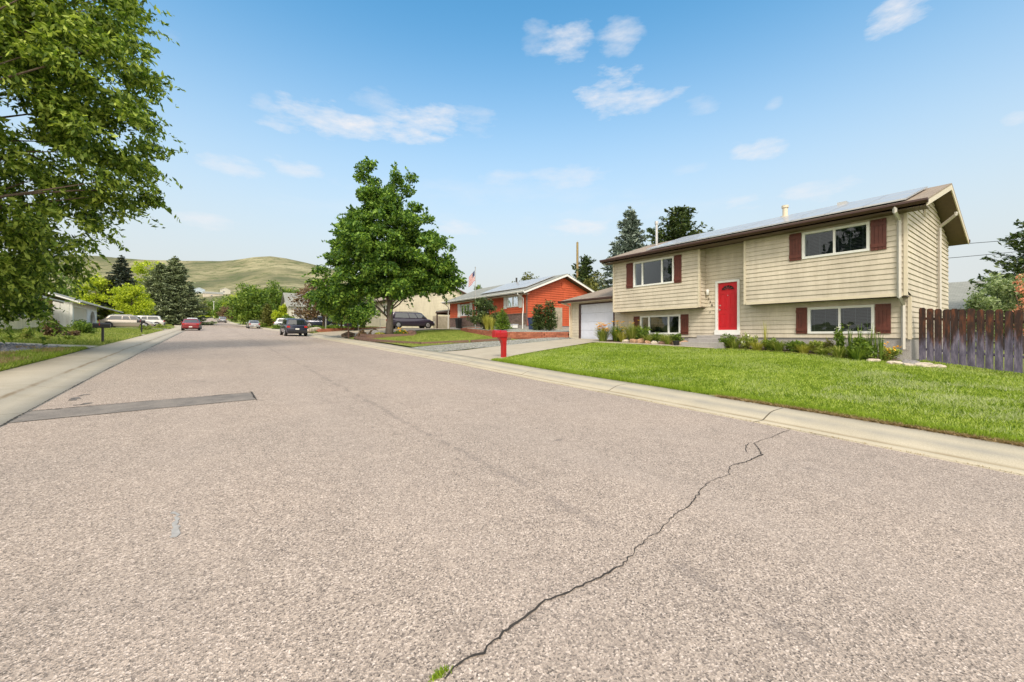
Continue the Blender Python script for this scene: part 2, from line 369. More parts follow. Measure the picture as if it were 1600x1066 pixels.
def shingle(name, c):
    t = NT(name); sp = t.n('ShaderNodeSeparateXYZ'); t.l(t.pos, sp.inputs[0]); cb = t.n('ShaderNodeCombineXYZ')
    t.l(sp.outputs['Y'], cb.inputs[0]); t.l(t.math('ADD', sp.outputs['X'], sp.outputs['Z']), cb.inputs[1])
    b = t.n('ShaderNodeTexBrick'); t.l(cb.outputs[0], b.inputs['Vector']); b.inputs['Scale'].default_value = 1
    b.inputs['Brick Width'].default_value = .33; b.inputs['Row Height'].default_value = .19; b.inputs['Mortar Size'].default_value = .008
    b.inputs['Color1'].default_value = (*dim(c, .85), 1); b.inputs['Color2'].default_value = (*dim(c, 1.2), 1); b.inputs['Mortar'].default_value = (*dim(c, .45), 1)
    col = t.mix(.35, b.outputs['Color'], t.ramp(t.noise(45, 3, .8), [(.3, dim(c, .5)), (.7, dim(c, 1.6))]))
    t.base(col); t.set(Roughness=.95); t.bump(t.noise(45, 3), .005); return t.m
MT['shingle'] = shingle('tan_shingles', (.27, .215, .165))
MT['shingle2'] = shingle('grey_shingles', (.24, .245, .22))
t = NT('solar_cells'); sp = t.n('ShaderNodeSeparateXYZ'); t.l(t.pos, sp.inputs[0])
t.base(t.mix(t.noise(2, 3), (.34, .33, .32), (.42, .41, .40))); t.set(Roughness=.33); t.b.inputs['Specular IOR Level'].default_value = .8; t.b.inputs['Coat Weight'].default_value = .25; MT['solar'] = t.m  # pale grey base: sky glare is painted into the cell colour
def blockmat(name, cols):
    t = NT(name); g = t.n('ShaderNodeNewGeometry')
    col = t.ramp(g.outputs['Random Per Island'], [(i/(len(cols)-1), c) for i, c in enumerate(cols)])
    col = t.mix(.4, col, t.ramp(t.noise(25, 4, .7), [(.3, dim(cols[0], .6)), (.7, dim(cols[-1], 1.2))]))
    t.base(col); t.set(Roughness=.9); t.bump(t.noise(40, 3), .006); return t.m
MT['redblock'] = blockmat('red_blocks', [(.20, .06, .04), (.34, .11, .065), (.45, .17, .10)])
MT['brick'] = blockmat('brown_bricks', [(.085, .06, .055), (.15, .10, .09), (.24, .16, .14)])
t = NT('fence_wood')       # brown stain above, weathered to grey where the sprinklers reach
g = t.n('ShaderNodeNewGeometry'); sp = t.n('ShaderNodeSeparateXYZ'); t.l(t.pos, sp.inputs[0])
gr = t.noise(7, 6, .7, stretch=(1, 1, .12)); hn = t.math('ADD', t.math('MULTIPLY', t.math('SUBTRACT', gr, .5), 2.2), t.math('MULTIPLY', g.outputs['Random Per Island'], .35))
zz = t.math('ADD', sp.outputs['Z'], t.math('MULTIPLY', hn, 1.0))
brown = t.ramp(t.noise(9, 6, .75, stretch=(1, 1, .2)), [(.3, (.012, .008, .008)), (.5, (.034, .016, .012)), (.68, (.15, .048, .02))])
grey = t.ramp(t.noise(9, 6, .75, stretch=(1, 1, .2)), [(.3, (.028, .025, .04)), (.52, (.10, .09, .135)), (.72, (.24, .21, .27))])
col = t.mix(t.ramp(t.math('MULTIPLY', zz, .4), [(.60, (0, 0, 0)), (.74, (1, 1, 1))]), grey, brown)
col = t.mix(t.ramp(sp.outputs['Z'], [(0, (0,)*3), (1, (0,)*3)]), col, brown)
t.base(col); t.set(Roughness=.9); t.bump(gr, .008); MT['fence'] = t.m
MT['palefence'] = plain('pale_fence_wood', (.36, .31, .24), .9, .25, 3)
MT['trashblue'] = plain('blue_plastic', (.03, .05, .12), .5, .2)
G = {}
G['maple'] = leafmat('maple_leaves', (.010, .032, .008), (.07, .16, .022), (.31, .46, .065))
G['fore'] = leafmat('foreground_leaves', (.012, .028, .005), (.13, .215, .025), (.60, .70, .14), .38)
G['lime'] = leafmat('lime_leaves', (.15, .22, .015), (.36, .44, .025), (.58, .64, .05), .35)
G['green'] = leafmat('green_leaves', (.03, .07, .012), (.11, .19, .025), (.27, .36, .05))
G['spruce'] = leafmat('spruce_needles', (.045, .065, .035), (.155, .195, .105), (.38, .43, .23), .1)
G['bluespruce'] = leafmat('blue_spruce_needles', (.05, .075, .06), (.16, .21, .175), (.36, .42, .34), .05)
G['darkspruce'] = leafmat('dark_spruce_needles', (.014, .024, .02), (.045, .065, .05), (.12, .14, .08), .05)
G['pine'] = leafmat('pine_needles', (.016, .034, .012), (.05, .085, .022), (.14, .18, .05), .1)
G['purple'] = leafmat('purple_leaves', (.04, .024, .02), (.15, .09, .055), (.30, .22, .11))
G['olive'] = leafmat('olive_leaves', (.04, .05, .015), (.14, .15, .035), (.29, .29, .08))
G['grass'] = leafmat('grass_blades', (.11, .19, .010), (.21, .31, .016), (.34, .45, .05), .25, .7)
t = NT('lawn_blades'); g = t.n('ShaderNodeNewGeometry')
f = t.math('ADD', t.math('MULTIPLY', g.outputs['Random Per Island'], .30), t.math('ADD', t.math('MULTIPLY', t.noise(3.2, 5, .7, stretch=(1, 1.6, 1)), .55), t.math('MULTIPLY', t.noise(.55, 3, .6), .35)), True)
col = t.ramp(f, [(.38, (.04, .095, .004)), (.50, (.14, .235, .012)), (.60, (.27, .37, .022)), (.74, (.46, .54, .12))])
t.base(col); t.set(Roughness=.7); t.b.inputs['Specular IOR Level'].default_value = .3
tr_ = t.n('ShaderNodeBsdfTranslucent'); t.l(col, tr_.inputs['Color']); ms = t.n('ShaderNodeMixShader'); ms.inputs[0].default_value = .25
t.l(t.b.outputs[0], ms.inputs[1]); t.l(tr_.outputs[0], ms.inputs[2]); t.l(ms.outputs[0], t.o.inputs['Surface']); G['lawnblade'] = t.m
G['weed'] = leafmat('weedy_grass', (.10, .16, .02), (.21, .28, .04), (.44, .44, .13), .2, .7)
G['dry'] = leafmat('dry_grass', (.20, .13, .06), (.33, .23, .11), (.45, .36, .2), .2, .7)
G['pale'] = leafmat('pale_green_leaves', (.08, .13, .05), (.22, .29, .12), (.42, .48, .26))
G['yflower'] = leafmat('orange_petals', (.75, .33, .02), (.9, .5, .05), (.95, .65, .1), .3)
G['wflower'] = leafmat('white_petals', (.7, .7, .66), (.85, .85, .8), (.9, .9, .88), .3)
G['pinkflower'] = leafmat('peach_petals', (.55, .2, .12), (.75, .33, .22), (.85, .5, .36), .3)
G['straw'] = leafmat('yellow_grass_leaves', (.2, .22, .03), (.38, .38, .06), (.55, .52, .15), .3)
def carpaint(name, c, metallic=.35):
    t = NT(name); t.base(t.mix(t.noise(3, 3), dim(c, .92), dim(c, 1.06))); t.set(Roughness=.28, Metallic=metallic)
    t.b.inputs['Coat Weight'].default_value = .8; t.b.inputs['Coat Roughness'].default_value = .05; return t.m
MT['tyre'] = plain('tyre_rubber', (.018, .018, .018), .85, .2); MT['rim'] = plain('alloy', (.45, .46, .48), .3, .1, metallic=.8)
MT['taillight'] = plain('red_lens', (.45, .01, .01), .15, .05, spec=.8); MT['headlight'] = plain('clear_lens', (.7, .72, .75), .1, .05, spec=1)
MT['plate'] = plain('plate_white', (.75, .75, .72), .4, .05)

# ------------------------------------------------------------------ the lie of the land
RS = [-400, -60, -20, -6, 0, 2.6, 6, 9, 12, 16, 21, 25, 31, 43.7, 61, 85, 105, 143, 190, 235, 300, 420, 900, 3000]
RZ = [-6, -1.6, -.6, -.18, -.03, .08, .21, .31, .44, .6, .76, .92, 1.1, 1.52, 2.08, 2.75, 3.5, 5.2, 7.3, 9.5, 12.5, 17, 30, 60]
def rz(s): return np.interp(s, RS, RZ)
def ro(s):
    t = np.clip((np.asarray(s, float)-70)/80, 0, 1); return -3.6*t*t*(3-2*t)-np.clip((np.asarray(s, float)-150)/85, 0, 1.5)*.6
PS = [-400, -60, -20, -6, 0, 2.7, 6, 9, 12, 15, 18.3, 22, 27, 33, 40, 61, 85, 105, 143, 190, 235, 300, 420, 900, 3000]
PZ = [-6, -1.2, -.3, .16, .40, .78, 1.0, 1.13, 1.24, 1.32, 1.38, 1.45, 1.75, 1.98, 2.25, 2.8, 3.4, 4.1, 5.7, 7.7, 9.8, 12.8, 17, 30, 60]
def pad(s): return np.interp(s, PS, PZ)
def H(l, s):
    """height of the ground beside the road"""
    l = np.asarray(l, float); s = np.asarray(s, float); r = rz(s); lo = l-ro(s)
    t = np.clip((lo-8.95)/8.6, 0, 1); zr = r+.10+(pad(s)-r-.10)*t**.85+np.clip(lo-17.5, 0, 60)*.012
    zl = r+.08+np.clip(-4.2-lo, 0, 60)*.035
    return np.where(lo > 2.6, zr, zl)
def gz(l, s): return float(H(l, s))

# terrain: one sheet to the horizon, sunk under the road
def grid_mesh(name, Ls, Ss, fz, mat, **k):
    LL, SS = np.meshgrid(Ls, Ss); V = np.stack([LL, SS, fz(LL, SS)], -1).reshape(-1, 3); n, m = len(Ss), len(Ls)
    i = np.arange(n-1)[:, None]*m+np.arange(m-1)[None]; F = np.stack([i, i+1, i+m+1, i+m], -1).reshape(-1, 4)
    return fastmesh(name, V, F, mat, **k)
ls = np.unique(np.concatenate([[-3000, -1500, -700, -300, -150, -90], np.arange(-60, -6, 2.), np.arange(-6, 20.1, .5), np.arange(20, 70, 2.), [90, 150, 300, 700, 1500, 3000]]))
ss = np.unique(np.concatenate([[-1500, -600, -200, -80, -40], np.arange(-30, 50, 1.), np.arange(50, 260, 4.), [280, 300, 350, 420, 600, 900, 1500, 3000]]))
def terr(l, s):
    lo = l-ro(s); z = H(l, s); inroad = (lo > -4.3) & (lo < 9.1) & (s < 238)
    z = np.where(inroad, rz(s)-.25, z-.03)
    return np.where((np.abs(l) > 400), z*np.where(l > 400, .3, 1), z)
g = grid_mesh('ground', ls, ss, terr, MT['yard'], origin=(0, 0, 0)); tag(g, 'rough yard ground of grass and soil under the whole neighbourhood', 'ground', kind='structure')

def strip(name, prof, s0, s1, ds, mat, label, cat, kind='structure'):
    S = np.arange(s0, s1+1e-6, ds); P = np.array(prof)
    V = np.zeros((len(S), len(P), 3)); V[:, :, 0] = P[None, :, 0]+ro(S)[:, None]; V[:, :, 1] = S[:, None]; V[:, :, 2] = rz(S)[:, None]+P[None, :, 1]
    m = len(P); i = np.arange(len(S)-1)[:, None]*m+np.arange(m-1)[None]; F = np.stack([i, i+1, i+m+1, i+m], -1).reshape(-1, 4)
    o = fastmesh(name, V.reshape(-1, 3), F, mat, origin=(0, 0, 0)); return tag(o, label, cat, kind=kind)
strip('road', [(-2.4, 0), (-1, .02), (2.5, .05), (6, .02), (7.55, 0)], -40, 238, 1, MT['asphalt'], 'pinkish tan aggregate asphalt street running uphill', 'road')
strip('kerb', [(7.52, -.2), (7.52, .006), (7.84, -.004), (7.9, .004), (8.06, .06), (8.2, .10), (8.34, .115), (8.96, .125), (8.96, -.25)], -40, 234, .5, MT['curb'], 'rolled concrete kerb along the right edge of the street', 'kerb')
strip('pavement', [(-2.37, -.2), (-2.37, .006), (-2.8, .0), (-2.98, .04), (-3.05, .075), (-4.24, .09), (-4.24, -.25)], -40, 234, .5, MT['pavement'], 'pale concrete pavement with gutter along the left side of the street', 'pavement')
def rdz(l, s):
    lo = l-float(ro(s)); return float(rz(s))+float(np.interp(lo, [-2.4, -1, 2.5, 6, 7.55], [0, .02, .05, .02, 0]))
# cross street at the top and its far bank
crs = np.array([[-60, 238.2, 9.72], [60, 238.2, 9.72], [60, 246, 9.9], [-60, 246, 9.9]]); crs[:, 2] = rz(crs[:, 1])+.15
mb = MB(); mb.add(crs, [(0, 1, 2, 3)]); tag(mb.build('cross_road', MT['asphalt'], origin=(0, 242, 9)), 'cross street at the top of the hill', 'road', kind='structure')

# ribbon on the ground between two polylines
def ribbon(name, A, B, mat, off, label, cat, kind='structure', n=24, m=6, fz=None, thick=0):
    def samp(P, n):
        P = np.array(P, float); d = np.r_[0, np.cumsum(np.linalg.norm(np.diff(P, axis=0), axis=1))]; t = np.linspace(0, d[-1], n)
        return np.stack([np.interp(t, d, P[:, 0]), np.interp(t, d, P[:, 1])], -1)
    a, b = samp(A, n), samp(B, n); w = np.linspace(0, 1, m)[None, :, None]; P = a[:, None]*(1-w)+b[:, None]*w
    Z = (fz or H)(P[..., 0], P[..., 1])+off; V = np.concatenate([P, Z[..., None]], -1).reshape(-1, 3)
    i = np.arange(n-1)[:, None]*m+np.arange(m-1)[None]; F = np.stack([i, i+1, i+m+1, i+m], -1).reshape(-1, 4)
    o = fastmesh(name, V, F, mat, origin=(0, 0, 0)); return tag(o, label, cat, kind=kind)
# right side lots
ribbon('lawn', [(8.97, -25), (8.97, 13.45)], [(17.95, -25), (16.3, 13.9)], MT['lawn'], .02, 'soil and thatch of the bright green front lawn', 'lawn', n=80, m=20)
ribbon('driveway', [(8.9, 13.2), (10, 13.62), (16.5, 14.75), (18.1, 14.95)], [(8.9, 17.9), (10, 17.4), (16.5, 17.7), (18.1, 17.7)], MT['concrete'], .03, 'concrete driveway up to the white garage door', 'driveway')
ribbon('front_path', [(16.0, 14.7), (16.35, 11), (16.5, 8.6)], [(16.55, 14.8), (16.75, 11), (16.9, 8.6)], MT['concrete'], .035, 'narrow concrete path along the flower bed to the steps', 'path', n=16, m=3)
ribbon('flower_bed_soil', [(16.6, 14.7), (16.8, 11), (16.9, 3.2)], [(17.93, 14.7), (17.93, 11), (17.93, 3.2)], plain('bed_soil', (.11, .075, .05), .95, .4, 6, bump=.02, fine=20), .028, 'dark soil of the bed at the foot of the beige house', 'soil', n=20, m=4)
ribbon('gravel_bed', [(8.97, 17.95), (12, 17.55), (18.0, 17.75)], [(8.97, 21.6), (12, 21.2), (17.5, 19.6)], MT['gravel'], .03, 'grey gravel between the driveway and the neighbouring lawn', 'gravel', n=24, m=8)
ribbon('neighbour_lawn', [(9.2, 21.9), (12, 21.4), (15.6, 20.6)], [(9.2, 34.5), (12, 35), (20.5, 35)], MT['drylawn'], .028, 'dry yellowish lawn of the orange house', 'lawn', n=30, m=16)
ribbon('parking_pad', [(8.97, 36.0), (21, 38.5)], [(8.97, 49), (21, 49)], plain('dirt', (.36, .30, .22), .95, .25, 2, bump=.01, fine=15), .03, 'dusty concrete parking pad beside the orange house', 'driveway', n=14, m=8)
# left side lots
ribbon('garden_path', [(-4.26, 25.6), (-14, 31.5), (-30, 33)], [(-4.26, 27.2), (-14, 33), (-30, 35)], MT['concrete'], .03, 'pale concrete path crossing the left front yard nearest the camera', 'path')
ribbon('left_driveway', [(-4.26, 63.4), (-16, 63.4)], [(-4.26, 69.2), (-16, 69.2)], MT['concrete'], .03, 'concrete driveway under the silver car', 'driveway')
ribbon('far_left_driveway', [(-4.6, 76.5), (-16, 76.5)], [(-4.6, 82.5), (-16, 82.5)], MT['concrete'], .03, 'concrete driveway under the white car', 'driveway')
ribbon('left_walk', [(-4.26, 43.5), (-11.8, 47)], [(-4.26, 45), (-11.8, 48.2)], MT['concrete'], .03, 'narrow concrete walk to the pale beige house', 'path')
ribbon('rock_mulch', [(-6.3, 15), (-5.6, 20), (-4.6, 25.2)], [(-18, 18), (-16, 24), (-10, 29)], MT['gravel'], .03, 'grey rock mulch beside the left path', 'gravel', n=20, m=10)

# hills behind
AZ = [-180, -150, -60, 0, 150, 231, 287, 344, 365, 396, 423, 447, 478, 509, 560, 640, 720, 800, 950, 1200]
AY = [470, 440, 405, 395, 394, 400.5, 403, 405, 404, 400, 399, 402.5, 409, 417, 432, 452, 468, 480, 492, 500]
na, nr = 260, 90
xs = np.linspace(-400, 1250, na); RR = np.geomspace(260, 2600, nr)
ph = RNG.uniform(0, 6.28, 24); fr = RNG.uniform(-1, 1, (24, 2))
def hn(x, y):
    z = 0
    for k in range(24):
        w = .0022*1.22**k*(fr[k]/np.linalg.norm(fr[k])); z = z+np.sin(x*w[0]+y*w[1]+ph[k])/(1.24**k)
    return z
V = []
for R in RR:
    X = (xs-800)/640*R; px, py = X*CT+R*ST, -X*ST+R*CT
    zr = 1.6+(524-np.interp(xs, AZ, AY))/640*1500
    t = np.clip((R-300)/1200, 0, 1); g_ = t**1.25*1.0 if R < 1500 else 1-.25*((R-1500)/1100)
    zb = np.interp(np.hypot(px, py), [260, 420, 1500], [8, 14, 20])
    n_ = hn(px, py)*(6+14*t)*np.where(R < 1500, np.sin(np.pi*min(t, 1))**.8+.06, .3)
    z = zb*(1-g_)+zr*g_+n_
    if R < 300: z = z-6
    V.append(np.stack([px, py, z], -1))
V = np.array(V).reshape(-1, 3); i = np.arange(nr-1)[:, None]*na+np.arange(na-1)[None]; F = np.stack([i, i+1, i+na+1, i+na], -1).reshape(-1, 4)
HILLV = V.copy()
ho = fastmesh('hills', V, F, MT['hill'], origin=(0, 0, 0)); tag(ho, 'dry grassy foothills behind the neighbourhood', 'hills', kind='structure')
ho.data.polygons.foreach_set('use_smooth', [True]*len(ho.data.polygons))
def pxpt(x, Y):
    X = (x-800)/640*Y; return X*CT+Y*ST, -X*ST+Y*CT
def hillz(x, Y):
    p = pxpt(x, Y); d = np.hypot(HILLV[:, 0]-p[0], HILLV[:, 1]-p[1]); return float(HILLV[d.argmin(), 2])

# ------------------------------------------------------------------ building kit
def siding(mb, p0, d, n, Wd, z0, z1, ch, holes=(), lim=None, lip=.025):
    """lap siding: courses of real slanted boards. u runs along d from p0; n points outwards; holes (u0,u1,za,zb); lim(z)->(u0,u1)"""
    p0, d, n = (np.array(a, float) for a in (p0, d, n))
    lim = lim or (lambda z: (0, Wd))
    def P(u, z, o): q = p0+d*u+n*o; return (q[0], q[1], z)
    k = 0; zc = z0
    while zc < z1-1e-4:
        ze = min(zc+ch, z1); br = sorted({zc, ze, *[h[2] for h in holes if zc < h[2] < ze], *[h[3] for h in holes if zc < h[3] < ze]})
        for a, b in zip(br[:-1], br[1:]):
            oa, ob = lip*(1-(a-zc)/ch), lip*(1-(b-zc)/ch); la, lb = lim(a), lim(b)
            if la[1]-la[0] < .02: continue
            hs = sorted((h[0], h[1]) for h in holes if h[2] < b-1e-5 and h[3] > a+1e-5)
            cuts = [None]+[x for h in hs for x in h]+[None]
            for i in range(0, len(cuts), 2):
                ua, ub = cuts[i], cuts[i+1]; a0 = la[0] if ua is None else ua; b0 = lb[0] if ua is None else ua
                a1 = la[1] if ub is None else ub; b1 = lb[1] if ub is None else ub
                if a1-a0 < .005: continue
                if abs(a-zc) < 1e-6 and b-a > .03:      # undercut drip edge under each course
                    g = .012; mb.quad(P(a0, a, -.004), P(a1, a, -.004), P(a1, a+g, -.004), P(a0, a+g, -.004)); mb.quad(P(a0, a+g, -.004), P(a1, a+g, -.004), P(a1, a+g, oa), P(a0, a+g, oa))
                    mb.quad(P(a0, a+g, oa), P(a1, a+g, oa), P(b1, b, ob), P(b0, b, ob))
                else: mb.quad(P(a0, a, oa), P(a1, a, oa), P(b1, b, ob), P(b0, b, ob))
        zc = ze
def window(root, p0, d, n, u0, u1, z0, z1, bars=(.5,), blinds=(), frame=.07, depth=.12, trim=None, curtain=False):
    """a window in a wall: frame (part) > pane, blinds (sub-parts)"""
    p0, d, n = (np.array(a, float) for a in (p0, d, n)); nn = np.array([n[0], n[1], 0]); dd = np.array([d[0], d[1], 0])
    def P(u, z, o): q = p0+d*u+n*o; return np.array((q[0], q[1], z))
    def bx(m, a, b, za, zb, oa, ob): m.obox((P(a, za, oa)+P(b, zb, ob))/2, dd*(b-a)/2, nn*(ob-oa)/2, (0, 0, (zb-za)/2))
    m = MB(); f = frame
    for a, b, za, zb in ((u0-.01, u1+.01, z1-f, z1+.01), (u0-.01, u1+.01, z0-.01, z0+f), (u0-.01, u0+f, z0+f, z1-f), (u1-f, u1+.01, z0+f, z1-f)): bx(m, a, b, za, zb, -depth, .045)
    W_ = u1-u0
    for t in bars: bx(m, u0+W_*t-.03, u0+W_*t+.03, z0+f, z1-f, -.06, .035)
    fr = m.build('window', trim or MT['white'], root)
    m = MB(); m.quad(P(u0+f, z0+f, -.02), P(u1-f, z0+f, -.02), P(u1-f, z1-f, -.02), P(u0+f, z1-f, -.02)); m.build('pane', MT['glass'], fr)
    m = MB(); bx(m, u0, u1, z0, z1, -depth-.55, -depth-.5)
    for a, b, za, zb in ((u0-.02, u1+.02, z1-.01, z1+.02), (u0-.02, u1+.02, z0-.02, z0+.01)): bx(m, a, b, za, zb, -depth-.52, -.11)
    for a in (u0-.02, u1): bx(m, a, a+.02, z0, z1, -depth-.52, -.11)
    m.build('interior', MT['interior'], fr)
    for (ta, tb, low) in blinds:
        m = MB(); z = z1-f-.03
        while z > z0+f+(z1-z0)*low:
            a, b = u0+W_*ta+.03, u0+W_*tb-.03
            m.obox((P(a, z, -.09)+P(b, z, -.07))/2, dd*(b-a)/2, nn*.020+np.array([0, 0, -.008]), (0, 0, .0012)); z -= .05
        for q in (.12, .5, .88): bx(m, u0+W_*(ta+(tb-ta)*q)-.006, u0+W_*(ta+(tb-ta)*q)+.006, z0+f, z1-f, -.055, -.05)
        m.build('blinds', MT['blind'], fr)
    return fr
def shutter(root, p0, d, n, u0, u1, z0, z1, mat):
    p0, d, n = (np.array(a, float) for a in (p0, d, n)); nn = np.array([n[0], n[1], 0]); dd = np.array([d[0], d[1], 0])
    m = MB(); k = 4; w = (u1-u0)/k
    for i in range(k):
        q = p0+d*(u0+w*(i+.5))+n*.035; m.obox((q[0], q[1], (z0+z1)/2), dd*(w/2-.006), nn*.012, (0, 0, (z1-z0)/2))
    for zc in (z0+.15, z1-.15):
        q = p0+d*(u0+u1)*.5+n*.055; m.obox((q[0], q[1], zc), dd*((u1-u0)/2), nn*.010, (0, 0, .055))
    q = p0+d*(u0+u1)*.5+n*.027; m.obox((q[0], q[1], (z0+z1)/2), dd*((u1-u0)/2-.01), nn*.004, (0, 0, (z1-z0)/2-.01))
    return m.build('shutter', mat, root)
def downspout(root, pts, mat, w=.055):
    m = MB(); m.tube(pts, w, 4); return m.build('downspout', mat, root)
def roof_gable(root, xe0, xr, xe1, ze0, zr, ze1, y0, y1, mat, fascia, th=.14, gut=(True, True)):
    """ridge along Y. eaves at xe0 (front) and xe1 (rear)"""
    m = MB()
    m.prism([(xe0, y0, ze0), (xr, y0, zr), (xe1, y0, ze1), (xe1, y0, ze1-.05), (xr, y0, zr-.05), (xe0, y0, ze0-.05)], (0, y1-y0, 0))
    rf = m.build('roof', mat, root)
    for y, dy in ((y0+.003, .03), (y1-.033, .03)):      # rake boards
        m = MB(); m.prism([(xe0+.01, y, ze0-.052), (xr, y, zr-.052), (xe1-.01, y, ze1-.052), (xe1-.01, y, ze1-.2), (xr, y, zr-.232), (xe0+.01, y, ze0-.2)], (0, dy, 0)); m.build('fascia', fascia, rf)
    m = MB()
    m.prism([(xe0+.03, y0+.036, ze0-.17), (xr, y0+.036, zr-.17), (xe1-.03, y0+.036, ze1-.17), (xe1-.03, y0+.036, ze1-.185), (xr, y0+.036, zr-.185), (xe0+.03, y0+.036, ze0-.185)], (0, y1-y0-.072, 0))
    m.build('soffit', MT['soffit'], rf)
    return rf
def gutter(root, x, z, y0, y1, mat, side=-1, h=.13):
    m = MB(); s = side
    m.prism([(x, y0, z), (x, y0, z-h), (x+s*.07, y0, z-h), (x+s*.125, y0, z-h*.45), (x+s*.125, y0, z), (x+s*.105, y0, z), (x+s*.105, y0, z-h*.45), (x+s*.06, y0, z-h+.02), (x+s*.015, y0, z-h+.02), (x+s*.015, y0, z)], (0, y1-y0, 0))
    return m.build('gutter', mat, root)
def text_part(name, body, size, mat, parent, loc, rot, ext=.006):
    cu = bpy.data.curves.new(name, 'FONT'); cu.body = body; cu.size = size; cu.extrude = ext; cu.align_x = 'CENTER'; cu.align_y = 'CENTER'
    tmp = bpy.data.objects.new('tmp', cu); COL.objects.link(tmp); dg = bpy.context.evaluated_depsgraph_get(); dg.update()
    me = bpy.data.meshes.new_from_object(tmp.evaluated_get(dg)); bpy.data.objects.remove(tmp); me.materials.clear(); me.materials.append(mat)
    o = bpy.data.objects.new(name, me); COL.objects.link(o); o.parent = parent
    o.location = np.array(loc)-ORG[parent]; o.rotation_euler = rot; return o

# ------------------------------------------------------------------ the beige bi-level house
XF, XL = 17.4, 17.95           # upper front wall (overhanging), lower front wall
YR, YL = 2.97, 14.45           # right and left ends
ZF, ZO = 1.5, 2.87             # top of foundation, bottom of the overhang
XB = 24.9
hs_ = thing('split_level_house', 'beige lap-sided split-level house with red front door, red-brown shutters and solar panels', 'house', (XL, 8.6, 1.1))
rz_ = lambda x: 5.50+(x-16.9)*.325 if x < 21.1 else 6.865-(x-21.1)*.325   # underside of roof
d, n = (0, 1), (-1, 0)
m = MB()
ub = 5.62                      # top of front wall
# right and left upper blocks, front faces
wr = [(3.85-YR, 5.73-YR, 4.38, 5.32)]; wl_ = [(10.88-YR, 13.12-YR, 4.05, 5.29)]
siding(m, (XF, YR), d, n, 7.75-YR, ZO, ub, .17, wr)
siding(m, (XF, 9.65), d, n, YL-9.65, ZO, ub, .17, [(10.88-9.65, 13.12-9.65, 4.05, 5.29)])
# cheeks of the recess
siding(m, (XF, 9.65), (1, 0), (0, -1), XL-XF, ZO, ub, .17)
siding(m, (XL, 7.75), (-1, 0), (0, 1), XL-XF, ZO, ub, .17)
# recessed full-height wall round the door and the lower wall
dr = (8.17, 9.2)
siding(m, (XL, 7.75), d, n, 1.9, ZO, ub, .17, [(dr[0]-7.75, dr[1]-7.75, 1.6, 3.98)])
siding(m, (XL, YR), d, n, YL-YR, ZF, ZO, .17, [(3.85-YR, 5.73-YR, 1.67, 2.62), (10.88-YR, 13.12-YR, 1.66, 2.58), (dr[0]-YR, dr[1]-YR, 1.6, 3.98)])
# side wall (faces the camera side), gable shaped
lim = lambda z: (0 if z > ZO else XL-XF, XB-XF) if z < 5.52 else (max(0, (z-5.52)/.325-.1), min(XB-XF, 21.1-XF+(6.7-z)/.325))
siding(m, (XF, YR), (1, 0), (0, -1), XB-XF, ZF, ZO, .17, (), lambda z: (XL-XF, XB-XF))
siding(m, (XF, YR), (1, 0), (0, -1), XB-XF, ZO, 6.6, .17, (), lim)
siding(m, (XB, YR), (0, 1), (1, 0), YL-YR, ZF, 5.6, .17)
siding(m, (XF, YL), (1, 0), (0, 1), XB-XF, ZF, 6.6, .17, (), lim)
m.box(XF+.01, XL-.01, YR+.01, 7.74, ZO-.02, ZO+.01); m.box(XF+.01, XL-.01, 9.66, YL-.01, ZO-.02, ZO+.01)
m.build('wall', MT['beige'], hs_)
m = MB()      # corner posts and skirt trim
for x, y, za, zb in ((XF-.02, YR-.02, ZO-.03, 5.5), (XL-.02, YR-.02, ZF-.03, ZO-.035), (XF-.02, 9.65-.02, ZO-.03, ub-.02), (XF-.02, YL-.07, ZO-.03, 5.5)):
    m.box(x-.012, x+.085, y-.012, y+.075, za, zb)
m.box(XF-.032, XF+.065, 7.69, 7.775, ZO-.03, ub-.02)
for ya, yb in ((YR+.07, 7.68), (9.72, YL-.08)): m.box(XF-.03, XF+.04, ya, yb, ZO-.045, ZO+.055)
m.build('corner_trim', MT['cream'], hs_)
m = MB()      # dark line of the soffit under the overhang
m.box(XF+.02, XL-.005, YR+.02, 7.73, ZO-.048, ZO-.022); m.box(XF+.02, XL-.005, 9.67, YL-.02, ZO-.048, ZO-.022); m.build('overhang_soffit', MT['brown'], hs_)
m = MB(); m.box(XL+.02, XB-.02, YR+.02, YL-.02, .2, ZF-.004); m.build('foundation', MT['foundation'], hs_)
p0 = (XF, 0)
window(hs_, p0, d, n, 3.85, 5.73, 4.38, 5.32, (.5,), ((0.04, .5, .0), (.5, .96, 0)))
window(hs_, p0, d, n, 10.88, 13.12, 4.05, 5.29, (.28, .77))
p1 = (XL, 0)
window(hs_, p1, d, n, 3.85, 5.73, 1.67, 2.62, (.5,), ((0.04, .5, 0), (.5, .96, 0)))
window(hs_, p1, d, n, 10.88, 13.12, 1.66, 2.58, (.28, .77), ((.28, .77, .45),))
for p, y0, y1, z0, z1 in ((p0, 3.42, 3.82, 4.35, 5.35), (p0, 5.76, 6.15, 4.35, 5.35), (p0, 10.48, 10.85, 4.02, 5.30), (p0, 13.15, 13.56, 4.02, 5.30),
                          (p1, 3.42, 3.82, 1.66, 2.64), (p1, 5.76, 6.12, 1.66, 2.64), (p1, 10.46, 10.85, 1.64, 2.58), (p1, 13.15, 13.52, 1.64, 2.58)):
    shutter(hs_, p, d, n, y0, y1, z0, z1, MT['shutter'])
